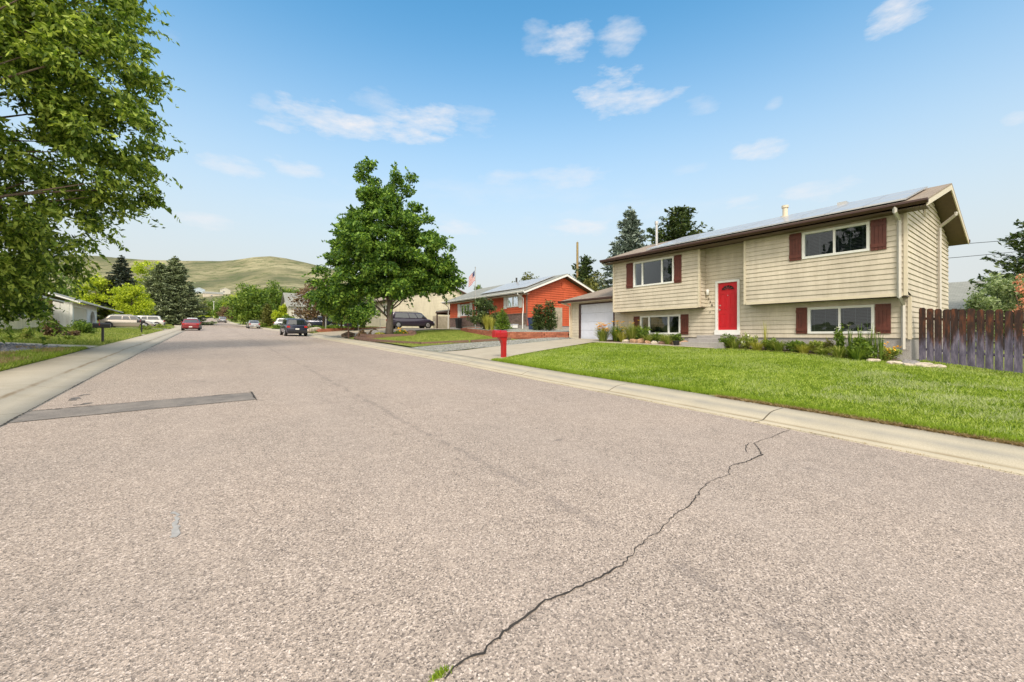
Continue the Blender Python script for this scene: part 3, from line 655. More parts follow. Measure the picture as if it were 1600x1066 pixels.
# door
m = MB(); m.box(XL-.05, XL+.1, dr[0], dr[0]+.1, 1.65, 3.97); m.box(XL-.05, XL+.1, dr[1]-.1, dr[1], 1.65, 3.97); m.box(XL-.05, XL+.1, dr[0]+.1, dr[1]-.1, 3.88, 3.97)
m.box(XL-.09, XL+.1, dr[0]-.02, dr[1]+.02, 1.62, 1.83); m.build('door_frame', MT['white'], hs_)
m = MB(); m.box(XL+.02, XL+.06, dr[0]+.1, dr[1]-.1, 1.83, 3.88)
for ya, yb, za, zb in ((.17, .44, 1.98, 2.55), (.59, .86, 1.98, 2.55), (.17, .44, 2.72, 3.42), (.59, .86, 2.72, 3.42)):
    a, b = dr[0]+ya, dr[0]+yb
    m.box(XL+.006, XL+.02, a, b, za, za+.03); m.box(XL+.006, XL+.02, a, b, zb-.03, zb); m.box(XL+.006, XL+.02, a, a+.03, za+.03, zb-.03); m.box(XL+.006, XL+.02, b-.03, b, za+.03, zb-.03)
    m.box(XL+.012, XL+.02, a+.07, b-.07, za+.07, zb-.07)
door = m.build('front_door', MT['reddoor'], hs_)
m = MB(); cy = (dr[0]+dr[1])/2
m.poly([(XL+.016, cy+.26*cos(a), 3.56+.19*sin(a)) for a in np.linspace(0, pi, 15)]); m.build('fanlight', MT['carglass'], door)
m = MB()
for a in np.linspace(0, pi, 6): m.tube([(XL+.012, cy, 3.56), (XL+.012, cy+.27*cos(a), 3.56+.2*sin(a))], .008, 4)
m.tube([(XL+.012, cy+.27*cos(a), 3.56+.2*sin(a)) for a in np.linspace(0, pi, 13)], .012, 4); m.tube([(XL+.012, cy-.27, 3.56), (XL+.012, cy+.27, 3.56)], .012, 4); m.build('fanlight_bars', MT['reddoor'], door)
m = MB(); m.tube([(XL+.02, dr[1]-.19, 2.72), (XL-.03, dr[1]-.19, 2.72), (XL-.045, dr[1]-.19, 2.72)], [.018, .018, .034], 10); m.build('handle', MT['galv'], door); m = MB(); m.tube([(XL+.02, dr[1]-.19, 2.9), (XL-.005, dr[1]-.19, 2.9)], .028, 10); m.build('deadbolt', MT['galv'], door)
m = MB(); m.tube([(XL+.01, cy, 3.32), (XL-.0, cy, 3.32)], .02, 8); m.build('peephole', MT['galv'], door)
# porch light, house number, bell
m = MB(); m.tube([(XL-.02, 9.52, 3.55), (XL-.10, 9.52, 3.55)], .05, 8); m.tube([(XL-.10, 9.52, 3.66), (XL-.10, 9.52, 3.6), (XL-.10, 9.52, 3.42), (XL-.10, 9.52, 3.39)], [.02, .07, .06, .03], 10)
m.build('porch_light', MT['white'], hs_, smooth=True)
for ch_, y, z in (('2', 9.50, 3.22), ('3', 9.43, 3.08), ('8', 9.35, 2.93)):
    text_part('house_number', ch_, .15, MT['black'], hs_, (XL-.045, y, z), (pi/2, 0, -pi/2))
text_part('house_number', '4', .12, MT['black'], hs_, (XL-.045, 9.44, 2.63), (pi/2, 0, -pi/2))
# steps
m = MB(); m.box(17.35, XL-.03, 8.25, 9.75, .9, 1.60); m.box(17.02, 17.35, 8.25, 9.95, .9, 1.46); m.box(16.68, 17.02, 8.25, 10.1, .9, 1.31)
m.build('front_steps', MT['foundation'], hs_, bevel=.015)
# roof
rf = roof_gable(hs_, 16.85, 21.1, 25.4, 5.60, 6.98, 5.58, 2.42, 14.8, MT['shingle'], MT['cream'])
gutter(hs_, 16.85, 5.60, 2.40, 14.82, MT['brown']); gutter(hs_, 25.4, 5.58, 2.4, 14.8, MT['brown'], 1)
m = MB(); m.box(16.9, 17.37, 2.46, 14.76, 5.40, 5.415); m.box(17.3, XL+.01, 7.76, 9.64, 5.6, 5.615); m.build('eave_soffit', MT['soffit'], hs_)
m = MB(); m.box(XF+.0, XF+.06, 7.78, 9.64, 5.38, 5.6); m.build('recess_header', MT['brown'], hs_)
# solar array: two rows of panels over the front slope
sl_ = (6.98-5.60)/(21.1-16.85)
def spanel(y0, y1, x0, x1):
    z = lambda x: 5.60+(x-16.85)*sl_+.10
    m = MB(); m.prism([(x0, y0, z(x0)), (x1, y0, z(x1)), (x1, y0, z(x1)-.04), (x0, y0, z(x0)-.04)], (0, y1-y0, 0)); p = m.build('solar_panel', MT['solar'], hs_)
    m = MB(); e = .018
    for a, b, c_, d_ in ((x0-.004, x0+e, y0-.004, y1+.004), (x1-e, x1+.004, y0-.004, y1+.004), (x0+e, x1-e, y0-.004, y0+e), (x0+e, x1-e, y1-e, y1+.004)):
        m.prism([(a, c_, z(a)+.004), (b, c_, z(b)+.004), (b, c_, z(b)-.045), (a, c_, z(a)-.045)], (0, d_-c_, 0))
    m.build('panel_frame', MT['galv'], p)
for i in range(9):
    for j in range(2): spanel(2.95+i*1.04, 2.95+i*1.04+1.02, 17.25+j*1.66, 17.25+j*1.66+1.62)
m = MB(); m.cyl((20.5, 7.42), .10, 6.5, 7.24, 14); m.cyl((20.5, 7.42), .135, 7.24, 7.34, 14); m.cyl((20.5, 7.42), .2, 6.62, 6.86, 14); m.build('roof_vent', MT['cream'], hs_)
m = MB(); m.cyl((19.9, 13.5), .07, 6.2, 7.9, 12); m.cyl((19.9, 13.5), .10, 7.75, 7.9, 12); m.build('flue_pipe', MT['galv'], hs_)
m = MB(); m.box(20.3, 20.6, 5.2, 5.5, 6.5, 6.93); m.build('roof_vent', MT['galv'], hs_)
# downspouts
downspout(hs_, [(16.79, 3.12, 5.5), (16.79, 3.12, 5.36), (17.33, 3.12, 5.2), (17.33, 3.12, 3.0), (17.33, 3.12, 2.8), (17.87, 3.12, 2.58), (17.87, 3.12, 1.15)], MT['spout'])
downspout(hs_, [(21.9, 2.40, 6.1), (21.9, 2.42, 6.0), (22.3, 2.88, 5.7), (22.3, 2.88, 5.4), (22.3, 2.88, .9)], MT['spout'])
m = MB(); m.box(19.9, 20.15, YR-.045, YR-.02, 5.75, 6.25)
for z in np.arange(5.78, 6.22, .06): m.box(19.92, 20.13, YR-.06, YR-.045, z, z+.03)
m.build('gable_vent', MT['cream'], hs_)
# attached garage
m = MB(); gx, gl, gr_ = 18.2, 18.4, 14.5
siding(m, (gx, gr_), d, n, gl-gr_, 1.38, 3.62, .17, [(15.1-gr_, 17.72-gr_, 1.3, 3.5)])
siding(m, (gx, gl), (1, 0), (0, 1), 5.6, 1.38, 3.62, .17)
m.build('garage_wall', MT['beige'], hs_)
m = MB(); m.box(gx-.025, gx+.12, 17.64, 17.76, 1.36, 3.53); m.box(gx-.025, gx+.12, 15.0, 15.1, 1.36, 3.53); m.box(gx-.025, gx+.12, 15.1, 17.64, 3.45, 3.53); m.build('garage_door_trim', MT['brown'], hs_)
m = MB()
for k in range(4): m.box(gx+.05, gx+.09, 15.1, 17.64, 1.36+k*.523, 1.36+k*.523+.515)
for k in range(4):
    for j in range(4): m.box(gx+.042, gx+.05, 15.18+j*.62, 15.66+j*.62, 1.44+k*.523, 1.44+k*.523+.35)
gd = m.build('garage_door', MT['garagew'], hs_, bevel=.006)
m = MB(); m.box(gx-.035, gx+.06, gl-.06, gl+.03, 1.3, 3.62); m.build('corner_trim', MT['cream'], hs_)
m = MB(); ze, zt = 3.72, 4.88    # hipped roof: eave all round, short ridge
A = [(17.62, 18.9, ze), (17.62, 14.46, ze), (21.3, 14.46, zt), (21.3, 17.0, zt), (24.6, 18.9, ze), (24.6, 14.46, ze)]
m.add(A+[(x, y, z-.06) for x, y, z in A], [(0, 1, 2, 3), (0, 3, 4), (3, 2, 5, 4), (6, 9, 8, 7), (6, 10, 9), (9, 10, 11, 8), (0, 6, 7, 1), (0, 4, 10, 6), (4, 5, 11, 10)])
m.build('garage_roof', MT['shingle'], hs_)
gutter(hs_, 17.62, 3.72, 14.47, 18.92, MT['brown'])
m = MB(); m.box(17.66, 18.18, 14.5, 18.86, 3.60, 3.615); m.build('eave_soffit', MT['cream'], hs_)
downspout(hs_, [(17.56, 18.62, 3.6), (18.1, 18.45, 3.42), (18.12, 18.45, 1.45)], MT['cream'])

# ------------------------------------------------------------------ orange house behind
oh = thing('ranch_house', 'orange-red single-storey house with brown brick base, white shutters and solar panels', 'house', (21.2, 33, 2.3))
X0, Y0, Y1, XBk = 21.2, 26.75, 40.2, 29.6
m = MB(); ev = 5.2
siding(m, (X0, Y0), d, n, Y1-Y0, 3.42, ev, .2, [(27.75-Y0, 29.5-Y0, 4.02, 5.0), (35.9-Y0, 37.9-Y0, 3.55, 4.85), (32.4-Y0, 34.0-Y0, 3.7, 4.9)], lip=.03)
limo = lambda z: (0, XBk-X0) if z < ev else ((z-ev)/.37, XBk-X0-(z-ev)/.37)
siding(m, (X0, Y0), (1, 0), (0, -1), XBk-X0, 2.42, 6.75, .2, (), limo, lip=.045)
siding(m, (X0, Y1), (1, 0), (0, 1), XBk-X0, 2.3, 6.75, .2, (), limo, lip=.045)
m.build('wall', MT['orange'], oh)
m = MB()     # brick wainscot laid as courses of single bricks
for k in range(11):
    z = 2.5+k*.083; y = Y0+.02-(k % 2)*.1
    while y < Y1:
        m.box(X0-.06+RNG.uniform(0, .006), X0+.05, max(y, Y0), min(y+.19, Y1), z, z+.072); y += .2
m.build('brick_base', MT['brick'], oh)
m = MB(); m.box(X0-.1, X0+.02, Y0-.01, Y1, 3.41, 3.48); m.box(X0-.02, X0+.1, Y0-.06, Y0-.01, 2.4, 5.2); m.build('trim', MT['timber'], oh)
m = MB(); m.box(X0-.03, XBk-.02, Y0+.02, Y1-.02, 1.4, 2.5); m.build('foundation', MT['foundation'], oh)
po = (X0, 0)
window(oh, po, d, n, 27.8, 29.45, 4.05, 4.98, (.5,)); window(oh, po, d, n, 36.0, 37.8, 3.6, 4.8, (.33, .66)); window(oh, po, d, n, 32.5, 33.9, 3.75, 4.85, (.5,))
for a, b, z0, z1 in ((27.25, 27.72, 3.95, 5.05), (29.5, 29.95, 3.95, 5.05), (35.4, 35.92, 3.5, 4.9), (37.88, 38.4, 3.5, 4.9), (33.95, 34.4, 3.6, 4.95)): shutter(oh, po, d, n, a, b, z0, z1, MT['white'])
rf = roof_gable(oh, 20.55, 25.4, 30.25, 5.22, 7.05, 5.22, 26.2, 40.75, MT['shingle2'], MT['white'])
gutter(oh, 20.55, 5.25, 26.2, 40.75, MT['white'], h=.16)
m = MB(); m.box(20.6, 21.18, 26.3, 40.7, 5.0, 5.015); m.build('eave_soffit', MT['cream'], oh)
def opanel(y0, y1, x0, x1):
    s_ = 1.83/4.85; z = lambda x: 5.22+(x-20.55)*s_+.13
    m = MB(); m.prism([(x0, y0, z(x0)), (x1, y0, z(x1)), (x1, y0, z(x1)-.05), (x0, y0, z(x0)-.05)], (0, y1-y0, 0)); m.build('solar_panel', MT['solar'], oh)
for i in range(7):
    for j in range(2): opanel(27.2+i*1.05, 28.23+i*1.05, 21.5+j*1.7, 23.16+j*1.7)
m = MB(); m.box(25.2, 25.65, Y0-.07, Y0-.03, 5.75, 6.3); m.build('gable_vent', MT['orange'], oh)
m = MB(); m.cyl((24.9, 33), .09, 6.8, 7.4); m.build('roof_vent', MT['iron'], oh)
downspout(oh, [(20.5, 27.0, 5.15), (20.5, 27.0, 5.0), (21.08, 27.0, 4.7), (21.08, 27.0, 3.7), (21.02, 27.0, 3.3), (21.02, 27.0, 2.1)], MT['white'])
downspout(oh, [(20.5, 40.4, 5.15), (21.08, 40.35, 4.7), (21.05, 40.35, 2.3)], MT['white'])
m = MB(); m.box(21.6, 26, 40.8, 44.5, 4.35, 4.5); m.build('carport_roof', MT['shingle2'], oh)
m = MB(); m.box(21.55, 21.62, 40.8, 44.52, 4.2, 4.36); m.box(21.62, 21.74, 44.3, 44.42, 2.2, 4.35); m.box(21.62, 25, 44.36, 44.40, 4.05, 4.34); m.build('carport_frame', MT['brown'], oh)
# gate panel of upright boards by the gable wall
m = MB()
for k in range(6): m.box(23.7+k*.2, 23.7+k*.2+.18, 26.3, 26.33, 1.75, 4.0+.02*(k % 2))
m.box(23.7, 24.9, 26.34, 26.38, 2.2, 2.3); m.box(23.7, 24.9, 26.34, 26.38, 3.4, 3.5)
tag(m.build('wooden_gate', MT['palefence']), 'weathered board gate leaning by the gable wall of the orange house', 'gate')

# pale houses farther up the right side
def simple_house(name, label, x0, y0, x1, y1, zg, ze, zr, mat, roofm, ridge='Y', wins=(), trim=None, extra=None):
    t = thing(name, label, 'house', ((x0+x1)/2, (y0+y1)/2, zg)); m = MB()
    if ridge == 'Y':
        lm = lambda z: (0, x1-x0) if z < ze else ((z-ze)/(zr-ze)*(x1-x0)/2, (x1-x0)*(1-(z-ze)/(zr-ze)/2))
        siding(m, (x0, y0), (1, 0), (0, -1), x1-x0, zg-.8, zr-.1, .2, (), lm); siding(m, (x0, y1), (1, 0), (0, 1), x1-x0, zg-.8, zr-.1, .2, (), lm)
        siding(m, (x0, y0), (0, 1), (-1, 0), y1-y0, zg-.8, ze, .2); siding(m, (x1, y0), (0, 1), (1, 0), y1-y0, zg-.8, ze, .2)
        m.build('wall', mat, t); xm = (x0+x1)/2; s = (zr-ze)/(xm-x0)
        roof_gable(t, x0-.5, xm, x1+.5, ze-.5*s+.1, zr+.1, ze-.5*s+.1, y0-.4, y1+.4, roofm, trim or MT['white'])
    else:
        lm = lambda z: (0, y1-y0) if z < ze else ((z-ze)/(zr-ze)*(y1-y0)/2, (y1-y0)*(1-(z-ze)/(zr-ze)/2))
        siding(m, (x0, y0), (0, 1), (-1, 0), y1-y0, zg-.8, zr-.1, .2, (), lm); siding(m, (x1, y0), (0, 1), (1, 0), y1-y0, zg-.8, zr-.1, .2, (), lm)
        siding(m, (x0, y0), (1, 0), (0, -1), x1-x0, zg-.8, ze, .2); siding(m, (x0, y1), (1, 0), (0, 1), x1-x0, zg-.8, ze, .2)
        m.build('wall', mat, t); ym = (y0+y1)/2; s = (zr-ze)/(ym-y0)
        m = MB(); e = ze-.5*s+.1; m.prism([(x0-.5, y0-.5, e), (x0-.5, ym, zr+.1), (x0-.5, y1+.5, e), (x0-.5, y1+.5, e-.12), (x0-.5, ym, zr-.02), (x0-.5, y0-.5, e-.12)], (x1-x0+1, 0, 0)); m.build('roof', roofm, t)
    for (face, a, b, z0, z1) in wins:
        pp, dd_, nn_ = {'F': ((x0, 0), (0, 1), (-1, 0)), 'R': ((x1, 0), (0, 1), (1, 0)), 'S': ((0, y0), (1, 0), (0, -1))}[face]
        q = MB(); p = np.array(pp, float); D = np.array(dd_, float); N = np.array(nn_, float)
        def bx(m_, u0, u1, za, zb, o0, o1): c = p+D*(u0+u1)/2+N*(o0+o1)/2; m_.obox((c[0], c[1], (za+zb)/2), (*(D*(u1-u0)/2), 0), (*(N*(o1-o0)/2), 0), (0, 0, (zb-za)/2))
        for u0, u1, za, zb in ((a, b, z1-.07, z1), (a, b, z0, z0+.07), (a, a+.07, z0+.07, z1-.07), (b-.07, b, z0+.07, z1-.07), ((a+b)/2-.03, (a+b)/2+.03, z0+.07, z1-.07)): bx(q, u0, u1, za, zb, 0, .07)
        w_ = q.build('window', MT['white'], t); q = MB(); bx(q, a+.05, b-.05, z0+.05, z1-.05, .0, .035); q.build('pane', MT['carglass'], w_)
    return t
simple_house('gabled_house', 'tall pale beige gabled house behind the dark minivan', 18.6, 50.6, 32, 63, 2.7, 6.3, 8.9, MT['beige2'], MT['shingle'], 'Y', (('F', 52, 54, 4.3, 5.6), ('F', 57, 60, 4.3, 5.6)), MT['brown'])
simple_house('two_storey_house', 'narrow two-storey pale grey house with a steep gable up the street', 11.8, 86, 20, 93, 3.4, 7.3, 9.7, MT['greyhouse'], MT['shingle2'], 'X', (('F', 87.2, 88.6, 6.8, 8.0), ('F', 87.2, 88.6, 4.6, 6.0), ('F', 90.5, 92, 4.6, 6), ('F', 90.5, 92, 6.8, 8), ('S', 12.6, 14, 5.2, 6.8)))
simple_house('low_house', 'low pale blue-grey house behind the reddish tree', 17.5, 69, 28, 79, 3.3, 5.6, 7.4, MT['bluegrey'], MT['shingle2'], 'Y', (('F', 71, 73, 4.0, 5.0), ('F', 75, 77, 4.0, 5.0)))
simple_house('grey_roofed_house', 'blue-grey house seen over the wooden fence at the right', 46, -3.5, 58, 12, 1.0, 3.7, 6.1, MT['bluegrey'], MT['shingle2'], 'Y')

# ------------------------------------------------------------------ left side houses
lh = thing('bungalow', 'pale cream bungalow with dark-shuttered windows under the overhanging tree', 'house', (-12, 48, 2.2))
m = MB(); siding(m, (-12, 37), (0, 1), (1, 0), 20.1, 1.5, 4.85, .2, [(48.9-37, 50.9-37, 3.15, 4.5), (53.4-37, 55.4-37, 3.3, 4.5), (42.3-37, 43.6-37, 2.2, 4.4)])
siding(m, (-20, 37), (1, 0), (0, -1), 8, 1.5, 4.85, .2)
m.build('wall', sidingmat('cream_bungalow_siding', (.84, .70, .42)), lh)
window(lh, (-12, 0), (0, 1), (1, 0), 48.9, 50.9, 3.15, 4.5, (.35, .65)); window(lh, (-12, 0), (0, 1), (1, 0), 53.4, 55.4, 3.3, 4.5, (.5,))
for a, b, z0, z1 in ((48.1, 48.8, 3.05, 4.6), (51.0, 51.7, 3.05, 4.6)): shutter(lh, (-12, 0), (0, 1), (1, 0), a, b, z0, z1, MT['iron'])
m = MB(); m.box(-12.05, -11.96, 42.3, 43.6, 2.15, 4.4); m.build('door', MT['white'], lh)
roof_gable(lh, -11.4, -16, -20.6, 4.85, 6.6, 4.85, 36.4, 57.6, MT['shingle2'], MT['cream'])
gutter(lh, -11.42, 4.88, 36.4, 57.6, MT['white'], 1)
lb = thing('board_house', 'low house with a white board-and-batten garage side wall and arched entry', 'house', (-12, 66, 2.4))
m = MB(); gy0, gy1 = 58.8, 65.0
m.box(-17.5, -11.0, gy0-.05, gy0, 1.6, 4.9)
m.box(-11.05, -11.0, gy0, gy1, 4.45, 4.9); m.box(-11.05, -11.0, gy0, gy0+.4, 1.6, 4.45); m.box(-11.05, -11.0, gy1-.4, gy1, 1.6, 4.45)
x = -17.4
while x < -11: m.box(x, x+.06, gy0-.08, gy0-.05, 1.6, 4.88); x += .61
m.build('garage_wall', MT['whiteboard'], lb)
m = MB(); m.box(-11.12, -11.06, gy0+.4, gy1-.4, 1.9, 4.45)
for k in range(4): m.box(-11.058, -11.045, gy0+.42, gy1-.42, 2.0+k*.6, 2.0+k*.6+.55)
m.build('garage_door', MT['cream'], lb)
m = MB()       # arched entry and main wall
arc = [(-11.0, 66.2+1.3*(1-cos(a)), 3.3+1.1*sin(a)) for a in np.linspace(0, pi, 12)]
m.prism([(-11.0, 65.0, 1.8), (-11.0, 65.0, 5.0), (-11.0, 69.6, 5.0), (-11.0, 69.6, 1.8), (-11.0, 68.8, 1.8)]+arc[::-1]+[(-11.0, 66.2, 1.8)], (-.25, 0, 0))
m.box(-13.1, -13.0, 65, 82, 1.8, 5.2); m.box(-13, -12.4, 69.5, 69.8, 1.8, 5.2)
m.build('wall', MT['whiteboard'], lb)
for a, b in ((71, 73.2), (75.5, 77.5), (79, 80.4)):
    q = MB(); q.box(-13.0, -12.93, a, b, 3.3, 4.7); w_ = q.build('window', MT['white'], lb); q = MB(); q.box(-12.93, -12.915, a+.1, b-.1, 3.4, 4.6); q.build('pane', MT['carglass'], w_)
roof_gable(lb, -10.4, -15.5, -20.6, 5.0, 6.9, 5.0, 58.3, 83, MT['shingle2'], MT['white'])
gutter(lb, -10.42, 5.03, 58.3, 83, MT['white'], 1)

# houses on the hillside
k = 0
for x, Y, w, hh, c_, lab in ((311, 640, 15, 7, 'bluegrey', 'small blue-grey house highest on the hillside above the street end'), (333, 600, 24, 6, 'beige', 'long tan house on the hillside above the street end'),
                        (352, 620, 13, 6, 'greyhouse', 'small pale house on the hillside right of the tan one')):
    p = pxpt(x, Y); z = hillz(x, Y)-2
    simple_house('hillside_house', lab, p[0]-w/2, p[1], p[0]+w/2, p[1]+10, z+1, z+1+hh, z+4+hh, MT[c_], MT['shingle2'], 'X' if w > 20 else 'Y', (('S', p[0]-3, p[0]-.5, z+3, z+4.8),))['group'] = 'houses on the hillside'

# ------------------------------------------------------------------ fences, retaining walls, posts
def picket(y):
    x = 18.12+RNG.uniform(-.006, .006); w = .160+RNG.uniform(-.006, .006)
    zt = float(np.interp(y, [-3, .7, 2.7], [2.05, 2.29, 2.46]))+RNG.uniform(-.025, .025); zb = gz(18.1, y)-.04+RNG.uniform(0, .05)
    m = MB(); tl = RNG.uniform(-.008, .008)
    P = [(x, y-w/2, zb), (x, y+w/2, zb), (x, y+w/2+tl, zt-.05), (x, y+w/2-.035+tl, zt), (x, y-w/2+.035+tl, zt), (x, y-w/2+tl, zt-.05)]
    m.prism(P, (.02, 0, 0)); return m
fe = thing('picket_fence', 'dark stained wooden fence, greyed near the ground, beside the right end of the house', 'fence', (18.13, 0, gz(18.1, 0)))
y = 2.72
while y > -3.2:
    picket(y).build('board', MT['fence'], fe); y -= .172+RNG.uniform(-.006, .008)
m = MB()
for zo in (.38, 1.35): m.tube([(18.17, 2.8, gz(18.1, 2.7)+zo), (18.17, -3.3, gz(18.1, -3.2)+zo)], .04, 4)
m.build('rail', MT['fence'], fe)
for yy in (2.75, .35, -2.05): q = MB(); q.box(18.16, 18.26, yy-.05, yy+.05, gz(18.1, yy)-.3, gz(18.1, yy)+1.5); q.build('post', MT['fence'], fe)
tag(fe, group=None)

def blockwall(name, label, pts, hts, zb, mat, bl=.3, bh=.1, th=.2, cap=True):
    P = np.array(pts, float); D = np.r_[0, np.cumsum(np.linalg.norm(np.diff(P, axis=0), axis=1))]
    m = MB(); n_ = int(max(hts)/bh)+1
    for k in range(n_):
        u = -(k % 2)*bl/2
        while u < D[-1]:
            c = min(max(u+bl/2, 0), D[-1]); x, y = np.interp(c, D, P[:, 0]), np.interp(c, D, P[:, 1]); x2, y2 = np.interp(min(c+.1, D[-1]), D, P[:, 0]), np.interp(min(c+.1, D[-1]), D, P[:, 1])
            x1, y1 = np.interp(max(c-.1, 0), D, P[:, 0]), np.interp(max(c-.1, 0), D, P[:, 1]); e = np.array([x2-x1, y2-y1]); e = e/np.linalg.norm(e); nn_ = np.array([-e[1], e[0]])
            h_ = np.interp(c, D, hts); z0 = np.interp(c, D, zb)
            if (k+.6)*bh <= h_: m.obox((x, y, z0+(k+.5)*bh), (*(e*(bl/2-.007)), 0), (*(nn_*(th/2+RNG.uniform(-.008, .008))), 0), (0, 0, bh/2-.004))
            u += bl
    o = m.build(name, mat); return tag(o, label, 'retaining wall')
blockwall('retaining_wall', 'low red block retaining wall curving round the front of the orange house', [(18.35, 18.85), (17.2, 19.9), (15.9, 22.2), (16.2, 25), (17.3, 29.5), (18.2, 32.2), (19.3, 33.2), (20.9, 33.4)], [.46, .47, .46, .4, .34, .3, .3, .3], [1.36, 1.36, 1.38, 1.58, 1.8, 1.88, 1.98, 2.05], MT['redblock'], .3, .115, .24)
# terrace behind that wall
T = [(18.35, 18.95), (17.3, 20.0), (16.0, 22.25), (16.3, 25), (17.4, 29.4), (18.3, 32.1), (19.35, 33.1), (20.9, 33.3)]
tz = [1.80, 1.82, 1.83, 1.96, 2.12, 2.16, 2.26, 2.32]
V = []; F = []
for i, ((x, y), z) in enumerate(zip(T, tz)): V += [(x, y, z), ((x+22)/2, y+.3, z+.08), (22 if i > 3 else 27.5, y+.8, z+.2)]
for i in range(len(T)-1):
    for j in (0, 1): F.append((i*3+j, i*3+j+1, i*3+j+4, i*3+j+3))
m = MB(); m.add(V, F); tag(m.build('terrace_gravel', MT['gravel'], origin=(18, 25, 1.9)), 'gravel terrace behind the red block wall', 'gravel', kind='structure')
m = MB()
for a, b in (((9.35, 33.8), (9.25, 31.2)), ((9.25, 31.1), (9.3, 28.3)), ((9.3, 28.2), (9.5, 25.4)), ((9.5, 25.3), (10.1, 22.9)), ((10.1, 22.8), (12.6, 21.5)), ((12.7, 21.4), (15.3, 20.9))):
    a, b = np.array(a), np.array(b); za, zb_ = gz(*a)+.06, gz(*b)+.06; c = (a+b)/2; e = (b-a)/2; L_ = np.linalg.norm(e); nn_ = np.array([-e[1], e[0]])/L_
    m.obox((*c, (za+zb_)/2), (*e, (zb_-za)/2), (*(nn_*.09), 0), (0, 0, .10))
tag(m.build('timber_edging', MT['timber']), 'line of weathered timbers edging the dry lawn of the orange house', 'edging')
tb = thing('timber_planter', 'stacked timber planter round the foot of the big maple', 'planter', (11, 33.2, 1.4))
for k, (a, b, z) in enumerate((((9.5, 31.2), (9.9, 35.3), 0), ((9.5, 31.2), (13.2, 30.2), 0), ((9.55, 31.3), (9.9, 35.2), 1), ((9.6, 31.2), (12.9, 30.4), 1))):
    a, b = np.array(a), np.array(b); c = (a+b)/2; e = (b-a)/2; L_ = np.linalg.norm(e); nn_ = np.array([-e[1], e[0]])/L_
    m = MB(); m.obox((*c, 1.42+z*.19), (*e, .03), (*(nn_*.09), 0), (0, 0, .088)); m.build('timber', MT['timber'], tb)
blockwall('retaining_wall', 'low red block wall along the yard beyond the dusty parking pad', [(9.6, 49.2), (13, 49.4), (18, 50.0)], [.35, .4, .4], [1.95, 2.1, 2.3], MT['redblock'], .35, .12, .25)

def mailbox(name, label, x, y, mat, ph, bw, bl_, bh, post='flared', rot=0, zo=0, group=None):
    z = gz(x, y)+zo; t = thing(name, label, 'mailbox', (x, y, z), group)
    m = MB()
    if post == 'flared':
        secs = []
        for zz, w, dd_ in ((-.1, .09, .085), (.0, .09, .085), (ph*.62, .09, .085), (ph*.78, .115, .095), (ph*.9, .19, .10), (ph, .27, .105)):
            secs.append([(x-w, y-dd_, z+zz), (x+.09+max(0, w-.09)*.12, y-dd_, z+zz), (x+.09+max(0, w-.09)*.12, y+dd_, z+zz), (x-w, y+dd_, z+zz)])
        m.loft(secs)
    else: m.box(x-.05, x+.05, y-.05, y+.05, z-.1, z+ph)
    sh = .15 if post == 'flared' else 0
    m.build('post', mat if post == 'flared' else (MT['black'] if post == 'black' else MT['timber']), t, bevel=.012)
    prof = [(-bw/2, 0), (bw/2, 0), (bw/2, bh*.6)]+[(bw/2*cos(a), bh*.6+bh*.4*sin(a)) for a in np.linspace(.2, pi-.2, 7)]+[(-bw/2, bh*.6)]
    m = MB(); m.loft([[(xx, y+a, z+ph+b) for a, b in prof] for xx in (x-sh-bl_*.55, x-sh+bl_*.47)]); m.build('box', mat, t, bevel=.01)
    m = MB(); m.loft([[(xx, y+a*1.05, z+ph-.004+b*1.04) for a, b in prof] for xx in (x-sh-bl_*.55-.03, x-sh-bl_*.55+.012)]); m.build('lid', mat, t, bevel=.008)
    m = MB(); m.box(x-sh-bl_*.2, x-sh-bl_*.2+.03, y-bw/2-.012, y-bw/2-.001, z+ph+bh*.45, z+ph+bh*1.05); m.build('flag', MT['redplastic'] if mat is not MT['redplastic'] else MT['reddoor'], t)
    return t
mailbox('mailbox', 'bright red plastic mailbox on a flared red post at the corner of the green lawn', 9.62, 13.62, MT['redplastic'], .83, .25, .55, .29)
mailbox('mailbox', 'black mailbox on a black post on the left verge nearest the camera', -4.55, 30.2, MT['black'], .82, .22, .62, .26, 'black')
mailbox('mailbox', 'small dark mailbox on the left verge beside the silver car', -4.75, 47.5, MT['black'], .95, .2, .5, .22, 'black')
mailbox('mailbox', 'dark mailbox on a pale wooden post beside the big maple', 9.3, 35.6, MT['black'], .95, .22, .55, .24, 'wood')
# chain-link panel and gate posts beyond the maple
cf = thing('chain_link_fence', 'galvanised chain-link fence panel beyond the maple', 'fence', (15, 46.5, gz(15, 46.5)))
m = MB(); zf = gz(15, 46.5)
for x in (13.2, 15.6, 18): m.cyl((x, 46.5), .03, zf-.1, zf+1.25, 6)
m.tube([(13.2, 46.5, zf+1.22), (18, 46.5, zf+1.22)], .022, 6); m.build('frame', MT['galv'], cf)
m = MB()
for u in np.arange(13.2, 18, .16):
    m.tube([(u, 46.5, zf+.05), (min(u+1.15, 18), 46.5, zf+.05+min(1.15, 18-u))], .006, 3, False); m.tube([(u+.0, 46.5, zf+1.2), (min(u+1.15, 18), 46.5, zf+1.2-min(1.15, 18-u))], .006, 3, False)
m.build('mesh', MT['galv'], cf)
# pale board fence by the carport
m = MB(); x = 22.2
while x < 26: m.box(x, x+.13, 46.6, 46.62, 2.2, 4.0+RNG.uniform(-.02, .02)); x += .142
m.box(22.2, 26, 46.63, 46.68, 2.6, 2.7); m.box(22.2, 26, 46.63, 46.68, 3.5, 3.6)
tag(m.build('board_fence', MT['palefence']), 'pale wooden board fence under the carport of the orange house', 'fence')
